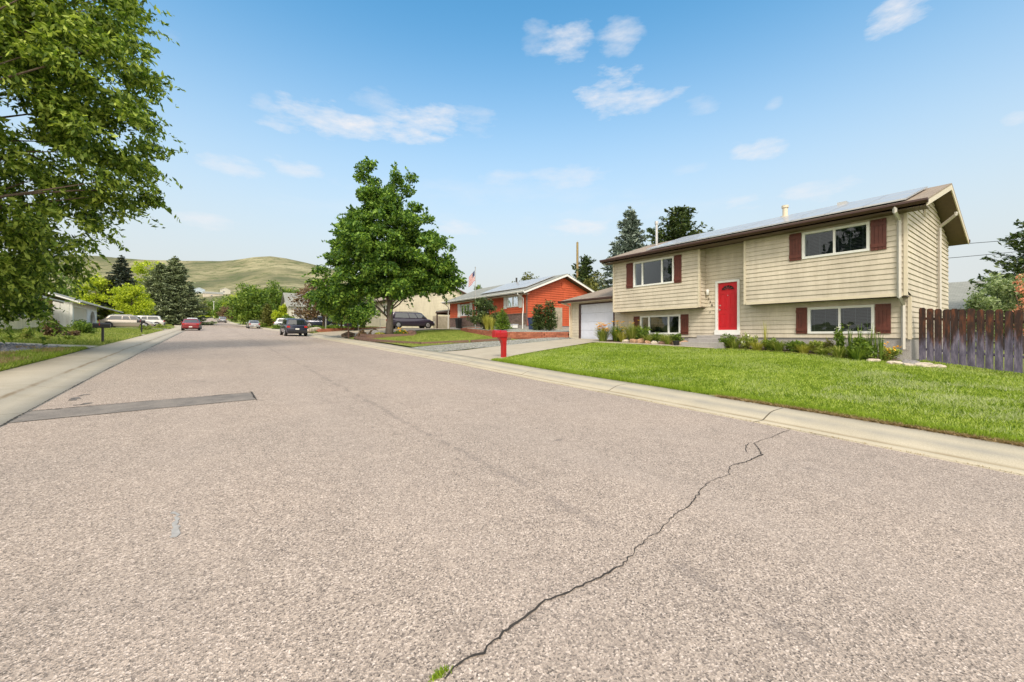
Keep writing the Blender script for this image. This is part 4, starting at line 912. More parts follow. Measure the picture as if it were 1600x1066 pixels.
# flagpole
fp = thing('flagpole', 'tall silver flagpole in front of the orange house', 'flagpole', (18.6, 30.6, 2.1))
m = MB(); m.tube([(18.6, 30.6, 1.9), (18.6, 30.6, 7.42)], [.045, .03], 8); m.build('pole', MT['galv'], fp)
m = MB(); m.tube([(18.6, 30.6, 7.42), (18.6, 30.6, 7.47), (18.6, 30.6, 7.53), (18.6, 30.6, 7.57)], [.02, .055, .055, .01], 10); m.build('finial', MT['galv'], fp)
t = NT('flag_cloth'); uv = t.n('ShaderNodeUVMap'); sp = t.n('ShaderNodeSeparateXYZ'); t.l(uv.outputs[0], sp.inputs[0])
st = t.math('GREATER_THAN', t.math('FRACT', t.math('MULTIPLY', sp.outputs['Y'], 6.5)), .5)
col = t.mix(st, (.45, .03, .04), (.7, .7, .7)); cant = t.math('MULTIPLY', t.math('LESS_THAN', sp.outputs['X'], .4), t.math('GREATER_THAN', sp.outputs['Y'], .46))
vv = t.n('ShaderNodeTexVoronoi'); vv.inputs['Scale'].default_value = 14; t.l(uv.outputs[0], vv.inputs['Vector'])
star = t.math('LESS_THAN', vv.outputs['Distance'], .2)
col = t.mix(cant, col, t.mix(star, (.03, .035, .12), (.7, .7, .7))); t.base(col); t.set(Roughness=.8)
V = []; F = []; U = []
for i in range(13):
    for j in range(9):
        a, b = i/12, j/8; px_ = a*.55; V.append((18.55-px_*.8, 30.6+px_*.58+.04*sin(a*9+b*2), 7.25-.88+b*.88-a*.62+.02*sin(a*7))); U.append((a, b))
for i in range(12):
    for j in range(8): F.append((i*9+j, (i+1)*9+j, (i+1)*9+j+1, i*9+j+1))
m = MB(); m.add(V, F); fl = m.build('flag', t.m, fp, smooth=True); ul = fl.data.uv_layers.new(name='UVMap')
for lp in fl.data.loops: ul.data[lp.index].uv = U[lp.vertex_index]
tag(fl, label='american flag hanging slack')
# utility pole and wires
up = thing('utility_pole', 'bare wooden utility pole behind the orange house', 'utility pole', (36.1, 35.5, 2.5))
m = MB(); m.tube([(36.1, 35.5, 2.2), (36.1, 35.5, 12.95)], [.17, .13], 10); m.build('pole', MT['polewood'], up)
m = MB(); m.tube([(36.0, 35.3, 12.9), (36.05, 35.4, 13.05), (36.1, 35.5, 13.1)], [.03, .06, .04], 6); m.build('insulator', MT['galv'], up)
def wire(lab, a, b, sag):
    a, b = np.array(a, float), np.array(b, float); m = MB(); m.tube([a+(b-a)*t-np.array([0, 0, sag*4*t*(1-t)]) for t in np.linspace(0, 1, 17)], .012, 4)
    tag(m.build('power_line', MT['black']), lab, 'cable', 'overhead cables behind the right end of the house')
wire('upper overhead cable running right from the house roof', (25.2, 3.2, 5.45), (46, -9, 8.8), .35)
wire('lower overhead cable running right behind the house', (24.95, 4.6, 4.9), (46, -9, 8.3), .35)

# ------------------------------------------------------------------ surface marks on the street
def roadline(name, label, cat, pts, wd, mat, jit=.012, dz=.006, kind='structure'):
    P = [np.array(p, float) for p in pts]; Q = []
    for a, b in zip(P[:-1], P[1:]):
        k_ = max(2, int(np.linalg.norm(b-a)/.035))
        for i in range(k_): Q.append(a+(b-a)*i/k_+RNG.normal(0, jit, 2))
    Q.append(P[-1]); Q = np.array(Q); V = []; F = []
    for i, q in enumerate(Q):
        t_ = Q[min(i+1, len(Q)-1)]-Q[max(i-1, 0)]; t_ = t_/(np.linalg.norm(t_)+1e-9); nn_ = np.array([-t_[1], t_[0]]); w = wd*(RNG.uniform(.5, 1.3))*(.8+.55*sin(i*.09)*sin(i*.031+1))/2
        for s_ in (-1, 1): p = q+nn_*w*s_; V.append((p[0], p[1], rdz(*p)+dz))
    F = [(2*i, 2*i+1, 2*i+3, 2*i+2) for i in range(len(Q)-1)]
    m = MB(); m.add(V, F); return tag(m.build(name, mat), label, cat, kind=kind)
def roadpt(x, y):
    t_ = (x-800)/640; Y = 640*1.6/(y-524)
    for _ in range(20):
        X = t_*Y; l, s = X*CT+Y*ST, Y*CT-X*ST; Y = .5*Y+.5*max(.5, (1.6-rdz(l, s))*640/(y-524))
    return l, s
crk = [(690,1062),(709,1046),(730,1032),(754,1019),(770,1003),(809,974),(830,960),(852,939),(891,923),(915,913),(938,902),(971,884),(985,868),(992,859),(1012,841),(1031,830),(1047,812),(1060,801),(1070,796),(1077,789),(1086,781),(1095,765),(1109,753),(1130,745),(1141,742),(1139,733),(1143,727),(1168,722),(1182,714),(1191,711),(1186,702),(1178,693),(1190,688),(1207,683),(1222,676),(1236,671)]
roadline('road_crack', 'long jagged crack running diagonally across the near asphalt', 'crack', [roadpt(*p) for p in crk], .012, MT['tar'], .006)
roadline('road_crack', 'short side crack near the right kerb', 'crack', [roadpt(*p) for p in [(1168,708),(1165,702),(1166,697),(1170,693)]], .008, MT['tar'], .005)
roadline('road_crack', 'faint crack at the edge of the right gutter', 'crack', [(7.535, y) for y in np.arange(-2, 20, .7)], .012, MT['tar'], .006, .012)
roadline('road_crack', 'dark joint along the left gutter', 'crack', [(-2.385, y) for y in np.arange(5, 60, 1.)], .022, MT['tar'], .006, .012)
V = []; F = []; NP = 40
for i in range(NP+1):
    x = -2.37+(.72+2.37)*i/NP; ya = 9.15+.012*sin(x*7)+(x+2.37)*.05+RNG.normal(0, .008); yb = 10.05+.012*sin(x*5)+(x+2.37)*.04+RNG.normal(0, .008)
    V += [(x, ya, rdz(x, ya)+.005), (x, (ya+yb)/2, rdz(x, (ya+yb)/2)+.005), (x, yb, rdz(x, yb)+.005)]
for i in range(NP):
    for j in (0, 1): F.append((3*i+j, 3*i+3+j, 3*i+4+j, 3*i+j+1))
m = MB(); m.add(V, F); tag(m.build('asphalt_patch', MT['patch'], origin=(0, 9.6, .3)), 'long dark trench patch across the left half of the asphalt', 'patch', kind='structure')
tag(roadline('patch_seam', 'dark near edge of the asphalt patch', 'seam', [(-2.37, 9.15), (.72, 9.3)], .012, MT['tar'], .006, .009), kind='structure')
tag(roadline('patch_seam', 'dark far edge of the asphalt patch', 'seam', [(-2.37, 10.05), (.72, 10.17)], .024, MT['tar'], .008, .009), kind='structure')
tag(roadline('patch_seam', 'dark end edge of the asphalt patch', 'seam', [(.72, 9.2), (.70, 10.3)], .024, MT['tar'], .006, .009), kind='structure')
chalk = plain('faded_paint', (.335, .325, .315), .9, .2, 30)
roadline('paint_mark', 'faint bluish chalk mark on the near left asphalt', 'paint mark', [roadpt(*p) for p in [(277, 798), (274, 812), (275, 824), (270, 841)]], .035, chalk, .01, .005)
stain = plain('oil_stain', (.15, .135, .125), .9, .25, 8)
for a, b in (((120, 619), (140, 616)), ((108, 626), (124, 621)), ((118, 634), (143, 630)), ((84, 641), (94, 639))):
    roadline('dark_scuff', 'dark scuff beside the left gutter', 'scuff', [roadpt(*a), roadpt(*b)], .09, stain, .03, .005)

# ------------------------------------------------------------------ vegetation kit
def leaf_quads(P, size, up=.35, aspect=.55, droop=0., rng=RNG, outward=None):
    """rhombic leaf faces at points P; returns V,F"""
    n_ = len(P); d1 = rng.normal(size=(n_, 3)); d1[:, 2] -= droop
    if outward is not None: d1 += outward
    d1 /= np.linalg.norm(d1, axis=1)[:, None]+1e-9
    nn_ = rng.normal(size=(n_, 3)); nn_[:, 2] += up*3; d2 = np.cross(nn_, d1); d2 /= np.linalg.norm(d2, axis=1)[:, None]+1e-9
    s = size*rng.uniform(.45, 1.5, (n_, 1)); a = P-d1*s*.5; b = P+d2*s*aspect*.5+d1*s*.05; c = P+d1*s*.55; e = P-d2*s*aspect*.5+d1*s*.05
    V = np.stack([a, b, c, e], 1).reshape(-1, 3); F = np.arange(n_*4).reshape(-1, 4); return V, F
def sph(n_, rng=RNG):
    v = rng.normal(size=(n_, 3)); return v/np.linalg.norm(v, axis=1)[:, None]
def broadleaf(name, label, cat, x, y, zb, lobes, nclump, nleaf, size, mat, bark='bark', trunk_r=.25, clump_r=.7, trunk_top=None, group=None, flat=.7, shell=.55, droop=.1, limbs=14, lean=(0, 0), aspect=.55, base_flare=1.5, sprigs=0, sprig_len=.9):
    """lobes: (cx,cy,cz,rx,ry,rz,weight) relative to the base"""
    base = np.array([x, y, zb], float); root = thing(name, label, cat, (x, y, zb), group)
    Lb = np.array(lobes, float); w = Lb[:, 6]*(Lb[:, 3]*Lb[:, 4]*Lb[:, 5])**(2/3); w /= w.sum(); idx = RNG.choice(len(Lb), nclump, p=w); L_ = Lb[idx]
    r = RNG.uniform(shell, 1, (nclump, 1))**.6; cen = L_[:, :3]+sph(nclump)*L_[:, 3:6]*r; cen[:, 2] = np.maximum(cen[:, 2], .25)
    cr = clump_r*RNG.uniform(.55, 1.3, nclump); per = np.maximum(3, (nleaf*cr**2/(cr**2).sum()).astype(int))
    ci = np.repeat(np.arange(nclump), per); N = len(ci)
    off = sph(N)*(RNG.uniform(0, 1, (N, 1))**.45)*cr[ci][:, None]; off[:, 2] *= flat
    P = cen[ci]+off+base; P[:, 2] = np.maximum(P[:, 2], zb+.05)
    outw = off/(cr[ci][:, None]+1e-9)
    outw = outw*.8
    if sprigs:           # leafy twigs poking out of the outline
        k_ = 15; dc = cen-np.array([0, 0, Lb[:, 2].mean()]); dc /= np.linalg.norm(dc, axis=1)[:, None]+1e-9
        far = np.argsort(-np.linalg.norm((cen-Lb[idx][:, :3])/Lb[idx][:, 3:6], axis=1)-RNG.uniform(0, .25, nclump))[:int(nclump*.7)]; si = RNG.choice(far, sprigs)
        dr_ = dc[si]+RNG.normal(0, .45, (sprigs, 3)); dr_[:, 2] -= .15; dr_ /= np.linalg.norm(dr_, axis=1)[:, None]
        L2 = sprig_len*RNG.uniform(.5, 1.25, (sprigs, 1, 1)); tq = np.linspace(0, 1, k_)[None, :, None]
        Q = (cen[si]+base)[:, None]+dr_[:, None]*(cr[si][:, None, None]*.7+L2*tq)+np.array([0, 0, -.28])*L2*tq**2+RNG.normal(0, .055, (sprigs, k_, 3))*(1.3-tq)
        P = np.concatenate([P, Q.reshape(-1, 3)]); outw = np.concatenate([outw, np.repeat(dr_, k_, 0)])
    V, F = leaf_quads(P, size, droop=droop, outward=outw, aspect=aspect)
    tt = trunk_top or Lb[:, 2].max()*.75; lx, ly = lean
    m = MB(); z_ = np.linspace(0, 1, 7)
    m.tube([(x+lx*t*t+.06*sin(t*5)*(t > 0), y+ly*t*t+.05*cos(t*4)*(t > 0), zb-.15+tt*t) for t in z_], [trunk_r*(base_flare if t == 0 else 1-.78*t) for t in z_], 9)
    pick = RNG.choice(nclump, min(limbs, nclump), replace=False)
    for q in pick:
        c = cen[q]; t0 = np.clip((c[2]/tt)*.55, .18, .9)*RNG.uniform(.75, 1); s0 = np.array([x+lx*t0*t0, y+ly*t0*t0, zb+tt*t0]); e_ = c+base; mid = (s0+e_)/2+np.array([0, 0, .08*np.linalg.norm(e_-s0)])+RNG.normal(0, .12, 3)
        r0 = trunk_r*(.30-.17*t0); m.tube([s0, (s0+mid)/2+RNG.normal(0, .08, 3), mid, (mid+e_)/2+RNG.normal(0, .1, 3), e_], [r0, r0*.75, r0*.5, r0*.3, r0*.08], 5)
    m.build('trunk', MT[bark], root, smooth=True); fastmesh('crown', V, F, mat, parent=root); return root
def conifer(name, label, x, y, zb, Ht, R, mat, n_whorl=26, per=12, dens=26, size=.3, group=None, base=.06, irregular=.15, bark='barkgrey', updown=-.25, pw=.85, seed=1, cat='tree'):
    rng = np.random.default_rng(seed); root = thing(name, label, cat, (x, y, zb), group)
    m = MB(); m.tube([(x, y, zb-.2), (x, y, zb+Ht*.5), (x, y, zb+Ht*.98)], [R*.07+.06, R*.04+.03, .02], 8)
    PP = []; OO = []
    for i in range(n_whorl):
        t = i/(n_whorl-1); h_ = Ht*(base+(1-base)*t); L0 = R*((1-t)**pw)*(.94+.06*sin(i*2.1))+.12
        k_ = max(4, int(per*(1-.55*t)))
        for j in range(k_):
            a = 2*pi*(j+rng.uniform(-.3, .3))/k_+i*.77; L = L0*rng.uniform(1-irregular*1.6, 1+irregular); ts = np.linspace(.12, 1, max(3, int(L/.22)))
            dz = updown*L*ts+ (.16*L)*ts**3; hh = h_+rng.uniform(-.12, .12)
            bx_, by_ = x+np.cos(a)*L*ts, y+np.sin(a)*L*ts; bz = zb+hh+dz
            if L > .9 and j % 2 == 0: m.tube([(x, y, zb+hh), (bx_[len(ts)//2], by_[len(ts)//2], bz[len(ts)//2]), (bx_[-1], by_[-1], bz[-1])], [.035, .022, .006], 4, False)
            nn_ = int(dens*L)
            u = rng.uniform(.1, 1.05, nn_); px_ = np.interp(u, ts, bx_); py_ = np.interp(u, ts, by_); pz = np.interp(u, ts, bz)
            wv = rng.normal(0, .13+.10*L*(1-np.abs(u-.55)), nn_); q = np.stack([px_-np.sin(a)*wv, py_+np.cos(a)*wv, pz+rng.normal(-.03, .06, nn_)-np.abs(wv)*.2], 1)
            o_ = np.stack([np.cos(a)+np.sign(wv)*-np.sin(a)*.7, np.sin(a)+np.sign(wv)*np.cos(a)*.7, np.full(nn_, .15)], 1); PP.append(q); OO.append(o_)
    P = np.concatenate(PP); O = np.concatenate(OO); P[:, 2] = np.maximum(P[:, 2], zb+.1)
    V, F = leaf_quads(P, size, up=.5, aspect=.42, outward=O*1.6, rng=rng)
    m.build('trunk', MT[bark], root, smooth=True); fastmesh('crown', V, F, mat, parent=root); return root

# the big maple by the dark minivan
bx_, by_ = 11.85, 33.0
cr_ = lambda r, f, z, a, b, w=1: (r*CT+f*ST, -r*ST+f*CT, z, a, a, b, w)
broadleaf('maple_tree', 'big round-crowned green maple standing by itself on the right of the street', 'tree', bx_, by_, gz(bx_, by_)-.05,
    [cr_(-.2, 0, 8.0, 3.3, 3.4, 1.1), cr_(-3.0, 0, 5.8, 2.9, 2.3, 1.1), cr_(-4.2, -.4, 3.7, 2.1, 1.6), cr_(2.6, 0, 6.6, 2.7, 2.2, 1.1), cr_(4.2, 0, 4.9, 1.6, 1.1), cr_(4.6, 0, 4.3, .9, .6, 1.2), cr_(3.3, -.8, 4.3, 1.3, .9), cr_(-5.0, .3, 2.0, 1.2, 1.2), cr_(.6, -1.5, 4.3, 2.7, 1.3), cr_(0, .8, 4.3, 3.0, 1.2), cr_(-4.6, .5, 2.9, 1.7, 1.2), cr_(-1.5, 0, 12.9, .9, 1.6, 1.5), cr_(-1.0, 0, 11.5, 1.4, 1.3, 1.3), cr_(1.1, 0, 12.4, 1.0, 1.6, 1.2),
     cr_(-.7, 0, 10.4, 2.2, 1.6), cr_(-2.5, .3, 8.5, 2.0, 1.6), cr_(1.9, -.3, 8.9, 1.8, 1.6), cr_(-1, 2.5, 6, 3, 2.6, .7), cr_(-.8, -2.2, 7.2, 2.4, 2.2, .9), cr_(-2.6, -1.6, 4.0, 2.2, 1.4)],
    430, 98000, .235, G['maple'], 'barkgrey', .28, .66, 10, limbs=30, shell=.3, base_flare=1.35, sprigs=420, sprig_len=.7)
# overhanging tree at the left edge
fx, fy = -8.6, 20.5
ft = broadleaf('maple_tree', 'large leafy tree overhanging the frame at the upper left, with drooping outer branches', 'tree', fx, fy, gz(fx, fy),
    [(-1, 0, 9.5, 4.2, 4.6, 4.4, 1), (4.4, 1.0, 12.9, 2.2, 2.6, 2.3, 1.1), (4.9, .8, 10.6, 2.2, 2.4, 1.8, 1.1), (5.5, 1.2, 8.4, 1.8, 2.2, 1.5, 1.1), (5.4, 1.8, 6.7, 1.6, 1.9, 1.0, .9), (3.6, 2.4, 5.3, 2.1, 2.4, 1.5, 1.1), (2.4, 3.2, 3.3, 2.0, 2.2, 1.5, 1.2),
     (2, 2, 9.0, 3.0, 3.4, 3.4, 1.1), (1.6, 1.6, 12.6, 3.0, 3.0, 2.4, .9), (.2, 4.0, 3.3, 2.8, 3, 1.9, 1.3), (1.4, 4.6, 2.2, 1.7, 1.8, 1.1, 1.2), (-3.2, 0, 8, 3, 3.5, 3.5, .4), (-1, -2.8, 7.5, 3.2, 3, 3.2, .4)],
    1000, 128000, .195, G['fore'], 'bark', .36, .44, 10.5, limbs=70, shell=.45, droop=.7, flat=.9, aspect=.42, sprigs=1500, sprig_len=.85)
# long visible limbs reaching into the street side
m = MB()
for pts, r0 in (([(0, 0, 5.5), (1.6, 1.4, 7.2), (3.2, 2.6, 7.4), (4.9, 3.3, 6.5)], .10), ([(0, 0, 4.4), (1.4, 1.8, 5.3), (2.7, 2.9, 5.2), (3.6, 4.2, 4.5)], .07), ([(0, 0, 7.5), (1.5, 1.5, 9.6), (2.6, 2.2, 11.2)], .08), ([(0, 0, 3.6), (.6, 2.2, 4.4), (.8, 3.5, 4.3), (1.6, 4.6, 3.3)], .06)):
    m.tube([(fx+a, fy+b, gz(fx, fy)+c) for a, b, c in pts], [r0*.6*(1-.75*i/(len(pts)-1)) for i in range(len(pts))], 7)
m.build('limb', MT['bark'], ft, smooth=True)

def tr(name, label, x, Y, H_, R, mat, n=5000, size=.4, zo=0, cat='tree', group=None, low=.15, clumps=None, **k):
    px_, py_ = pxpt(x, Y); z = gz(px_, py_)+zo
    lob = [(0, 0, H_*(.5+low/2), R*.8, R*.8, H_*(.5-low/2)*.95, 1), (R*.35, -R*.3, H_*.42, R*.65, R*.65, H_*.24, .9), (-R*.4, R*.3, H_*.45, R*.62, R*.62, H_*.25, .9), (.1*R, .2*R, H_*.8, R*.42, R*.42, H_*.2, .8), (-.3*R, -.3*R, H_*.68, R*.45, R*.45, H_*.2, .7), (.42*R, .3*R, H_*.66, R*.42, R*.42, H_*.2, .7)]
    return broadleaf(name, label, cat, px_, py_, z, lob, clumps or 70, n, size, mat, k.get('bark', 'bark'), k.get('tr', .18), k.get('cr', R*.3), H_*.7, group, limbs=k.get('limbs', 10), shell=k.get('shell', .35))
broadleaf('broadleaf_tree', 'leafy tree on the near left lot outside the frame, mirrored in the house windows', 'tree', -12.0, 9.5, gz(-12, 9.5), [(0, 0, 7.5, 2.6, 2.8, 3.6, 1), (.6, 1.6, 9.2, 2.0, 2.0, 2.0, 1), (0, -1.5, 5.5, 2.2, 2.2, 1.8, 1), (.4, .5, 11.2, 1.4, 1.6, 1.6, 1)], 120, 14000, .26, G['maple'], 'bark', .22, .6, 8, limbs=14)
# right side
tr('plum_tree', 'reddish brown-leaved tree in front of the two-storey house', 505, 54, 6.6, 3.3, G['purple'], 7000, .3, low=.25, shell=.5)
tr('broadleaf_tree', 'olive green tree between the reddish tree and the big maple', 533, 52, 4.6, 2.3, G['olive'], 6000, .28)
tr('broadleaf_tree', 'dense dark green shrubby tree at the lower left of the big maple', 556, 46, 4.6, 2.4, G['maple'], 7000, .28, low=0)
tr('broadleaf_tree', 'broad green tree in the middle distance right of the street end, left one of two', 392, 84, 9.3, 4.6, G['green'], 9000, .42, low=.05)
tr('broadleaf_tree', 'broad green tree in the middle distance right of the street end, right one of two', 432, 92, 9.8, 4.4, G['green'], 8000, .42)
tr('broadleaf_tree', 'drooping green tree low over the right kerb far up the street', 380, 98, 6, 3.2, G['green'], 5000, .42, low=0)
conifer('arborvitae', 'narrow dark brownish-green conifer behind the silver car', *pxpt(418, 80), gz(*pxpt(418, 80)), 4.6, 1.35, G['olive'], 22, 10, 30, .3, base=.02, updown=.12, pw=.5, seed=3)
tr('broadleaf_tree', 'yellow-green rounded tree left of the two-storey house', 446, 78, 4.4, 2.1, G['lime'], 4500, .32, low=0)
tr('broadleaf_tree', 'dark green bush under the yellow-green tree', 449, 72, 2.3, 1.5, G['green'], 3000, .26, low=0)
tr('broadleaf_tree', 'dusky purple tree beside the street end', 362, 130, 5.5, 3.3, G['purple'], 3500, .45, low=0)
tr('broadleaf_tree', 'dark green rounded tree right of the far street end', 348, 150, 5.5, 3.6, G['green'], 3500, .5, low=0)
k = 0
for x, Y, h_, r_, c_, lab in ((331, 210, 4, 4, 'green', 'small green tree straight beyond the street end'), (318, 215, 9, 6, 'green', 'rounded green tree left of the street end'), (304, 200, 11, 6, 'olive', 'olive tree beyond the tall spruce'),
        (344, 230, 11, 7, 'green', 'full green tree beyond the street end on the right'), (360, 225, 12, 7, 'green', 'green tree behind the dusky purple tree'), (372, 190, 12, 6, 'lime', 'pale green tree behind the roadside trees'),
        (455, 110, 9, 5, 'green', 'green tree behind the yellow-green tree'), (468, 118, 10, 5, 'olive', 'olive tree beside the two-storey house gable')):
    tr('broadleaf_tree', lab, x, Y, h_, r_, G[c_], 3500, .55, low=0, group='trees round the street end')
# left side
sp1 = pxpt(274, 86); sp2 = pxpt(250, 84)
conifer('spruce_tree', 'tall grey-green spruce on the left of the street, right one of the close pair', *sp1, gz(*sp1), 14.3, 5.9, G['spruce'], 34, 17, 34, .5, seed=5, pw=.72, irregular=.22, group='pair of tall spruces')
conifer('spruce_tree', 'tall grey-green spruce on the left of the street, left one of the close pair', *sp2, gz(*sp2), 12.6, 5.4, G['spruce'], 30, 16, 32, .5, seed=6, pw=.7, irregular=.22, group='pair of tall spruces')
sp3 = pxpt(190, 92)
conifer('spruce_tree', 'dark spruce behind the lime green tree and the low white house', *sp3, gz(*sp3), 14.6, 5.2, G['darkspruce'], 30, 15, 32, .5, seed=8, pw=.75)
tr('lime_tree', 'bright lime green young tree in front of the spruces', 206, 64, 6.6, 2.7, G['lime'], 7000, .3, low=.05)
tr('lime_tree', 'bright yellow-green tree behind the roof of the low white house', 150, 88, 10.2, 4, G['lime'], 5500, .4)
tr('broadleaf_tree', 'fresh green tree showing behind the top of the paired spruces', 232, 112, 17.5, 4.5, G['lime'], 6000, .5)
tr('broadleaf_tree', 'green tree behind the cream bungalow', 60, 70, 10, 5, G['green'], 6000, .4)
tr('broadleaf_tree', 'dark green tree farther left behind the cream bungalow', 10, 66, 10, 5, G['green'], 6000, .4)
# behind the right hand houses
p = pxpt(985, 46); conifer('blue_spruce', 'blue-grey spruce rising behind the left end of the beige house', *p, gz(*p), 13.9, 4.4, G['bluespruce'], 32, 17, 44, .4, seed=11, irregular=.3, pw=.72)
p = pxpt(1060, 41); conifer('pine_tree', 'dark ragged pine rising behind the roof of the beige house', *p, gz(*p), 12.6, 3.6, G['pine'], 24, 11, 60, .34, seed=12, irregular=.4, updown=.35, base=.3, pw=.55)
p = pxpt(1018, 44); conifer('pine_tree', 'small pine top between the blue spruce and the larger pine', *p, gz(*p), 9.3, 2.0, G['pine'], 16, 9, 60, .3, seed=13, irregular=.4, updown=.3, pw=.6)
tr('broadleaf_tree', 'green broadleaf tree right of the pine behind the roof', 1110, 43, 11.3, 4.0, G['olive'], 8000, .28, low=.2, shell=.6, cr=.8)
p = pxpt(915, 50); conifer('cypress_tree', 'dark green ragged tree beside the utility pole', *p, gz(*p), 9.0, 3.1, G['pine'], 24, 12, 55, .32, seed=14, irregular=.35, updown=.3, pw=.6)
tr('broadleaf_tree', 'bushy green tree beside the ragged dark one by the utility pole', 932, 47, 6.4, 2.4, G['olive'], 4000, .28)
tr('broadleaf_tree', 'green tree top showing over the orange house roof', 822, 58, 8.2, 2.9, G['olive'], 3500, .3)
tr('broadleaf_tree', 'small dark tree top showing over the left part of the orange house roof', 748, 62, 6.9, 1.6, G['green'], 2000, .3)
p = pxpt(1612, 27); conifer('pine_tree', 'dark pine at the right edge of the frame behind the fence', *p, gz(*p), 8.3, 2.9, G['pine'], 17, 10, 60, .28, seed=15, irregular=.35, updown=.28, pw=.6)
tr('tall_shrub', 'pale green feathery shrub behind the fence at the right edge', 1576, 21, 4.2, 1.2, G['pale'], 9000, .13, cat='shrub', cr=.4, low=0)
tr('rose_bush', 'peach-flowering bush at the right edge behind the fence', 1606, 19.5, 4.0, .5, G['pinkflower'], 900, .12, cat='shrub', cr=.2, low=.6)
tr('shrub', 'small rounded green shrub showing just above the fence', 1535, 20.5, 3.1, .75, G['pale'], 3500, .12, cat='shrub', cr=.3, low=0)

def bush(name, label, x, y, h_, r_, mat, n=1500, size=.1, cat='shrub', group=None, fl=None, nfl=0, zo=0, zb=None):
    z = (gz(x, y) if zb is None else zb)+zo; N = n
    root = thing(name, label, cat, (x, y, z), group)
    cen = sph(26)*np.array([r_*.72, r_*.72, h_*.42])*RNG.uniform(.3, 1, (26, 1)); cen[:, 2] = np.abs(cen[:, 2]+h_*.45); ci = RNG.integers(0, 26, N)
    P = cen[ci]+sph(N)*RNG.uniform(0, 1, (N, 1))**.5*np.array([r_*.34, r_*.34, h_*.2]); P[:, 2] = np.clip(P[:, 2], .02, None); P += (x, y, z)
    V, F = leaf_quads(P, size); fastmesh('foliage', V, F, mat, parent=root)
    m = MB()
    for q in range(7): c = cen[q]; m.tube([(x, y, z-.03), (x+c[0]*.4, y+c[1]*.4, z+c[2]*.6), (x+c[0], y+c[1], z+c[2])], [.02+.01*h_, .012, .004], 4, False)
    m.build('stem', MT['bark'], root)
    if fl:
        P = cen[RNG.integers(0, 26, nfl)]*1.15+sph(nfl)*np.array([r_*.3, r_*.3, h_*.2]); P[:, 2] = np.abs(P[:, 2])+h_*.15; P += (x, y, z)
        c4 = np.repeat(P, 4, 0)+RNG.normal(0, size*.25, (nfl*4, 3)); V, F = leaf_quads(c4, size*.8, aspect=.9); fastmesh('flower', V, F, fl, parent=root)['kind'] = 'stuff'
    return root
def clump(name, label, x, y, h_, r_, mat, n=160, cat='plant', group=None, fl=None, nfl=0, flsize=.06, wd=.02, zb=None, lean=.5, stalk=0):
    """arching blades out of one root, optional flowers on stalks"""
    z = gz(x, y) if zb is None else zb; root = thing(name, label, cat, (x, y, z), group)
    a = RNG.uniform(0, 2*pi, n); L_ = h_*RNG.uniform(.55, 1.1, n); out = r_*RNG.uniform(.15, 1, n); r0 = r_*.25*RNG.uniform(0, 1, n)
    V = np.zeros((n, 8, 3)); T_ = np.array([0, .4, .75, 1.])
    for i, t in enumerate(T_):
        rr = r0+out*t**1.6; zz = L_*(t*1.25-.42*lean*t*t); w = wd*(1-t*.85)
        V[:, 2*i, 0] = x+np.cos(a)*rr-np.sin(a)*w; V[:, 2*i, 1] = y+np.sin(a)*rr+np.cos(a)*w; V[:, 2*i, 2] = z+zz-.03
        V[:, 2*i+1, 0] = x+np.cos(a)*rr+np.sin(a)*w; V[:, 2*i+1, 1] = y+np.sin(a)*rr-np.cos(a)*w; V[:, 2*i+1, 2] = z+zz-.03
    F = (np.arange(n)[:, None, None]*8+np.array([[0, 1, 3, 2], [2, 3, 5, 4], [4, 5, 7, 6]])[None]).reshape(-1, 4)
    fastmesh('foliage', V.reshape(-1, 3), F, mat, parent=root)
    if fl:
        for q in range(nfl):
            aa, rr = RNG.uniform(0, 2*pi), r_*RNG.uniform(0, .8); fx_, fy_ = x+cos(aa)*rr, y+sin(aa)*rr; fh = h_*RNG.uniform(.55, 1.2)+stalk
            m = MB(); m.tube([(x+cos(aa)*rr*.4, y+sin(aa)*rr*.4, z), (fx_, fy_, z+fh)], .006, 4, False); st_ = m.build('stalk', MT['bark'] if False else G_stalk, root)
            m = MB(); c = np.array((fx_, fy_, z+fh)); k_ = 7
            for i in range(k_):
                a1 = 2*pi*i/k_; t1 = np.array([cos(a1), sin(a1), .35]); s1 = np.array([-sin(a1), cos(a1), 0]); m.add([c, c+t1*flsize*.55+s1*flsize*.25, c+t1*flsize, c+t1*flsize*.55-s1*flsize*.25], [(0, 1, 2, 3)])
            m.build('flower', fl, st_)
    return root
G_stalk = plain('green_stalk', (.07, .13, .03), .7, .2)
def rock(label, x, y, sx, sy, sz, mat, zb=None, group=None, name='rock', seed=0):
    rng = np.random.default_rng(seed+int(abs(x*137+y*71))); nu, nv = 9, 12; z = gz(x, y) if zb is None else zb; V = []; ph_ = rng.uniform(0, 6, 6); a0 = rng.uniform(0, 3)
    for i in range(nu+1):
        th = pi*i/nu
        for j in range(nv):
            f_ = 2*pi*j/nv; r = 1+.16*sin(3*f_+ph_[0])*sin(th)+.12*sin(2*th+ph_[1]+f_)+.10*sin(5*f_+ph_[2])*sin(2*th)+rng.normal(0, .035)
            c = np.array([sin(th)*cos(f_), sin(th)*sin(f_), cos(th)]); c = np.sign(c)*np.abs(c)**.8*r; u, v_ = c[0]*sx, c[1]*sy
            V.append((x+u*cos(a0)-v_*sin(a0), y+u*sin(a0)+v_*cos(a0), z+sz*.55+c[2]*sz))
    F = [(i*nv+j, i*nv+(j+1) % nv, (i+1)*nv+(j+1) % nv, (i+1)*nv+j) for i in range(nu) for j in range(nv)]
    m = MB(); m.add(V, F); return tag(m.build(name, mat), label, 'rock', group)

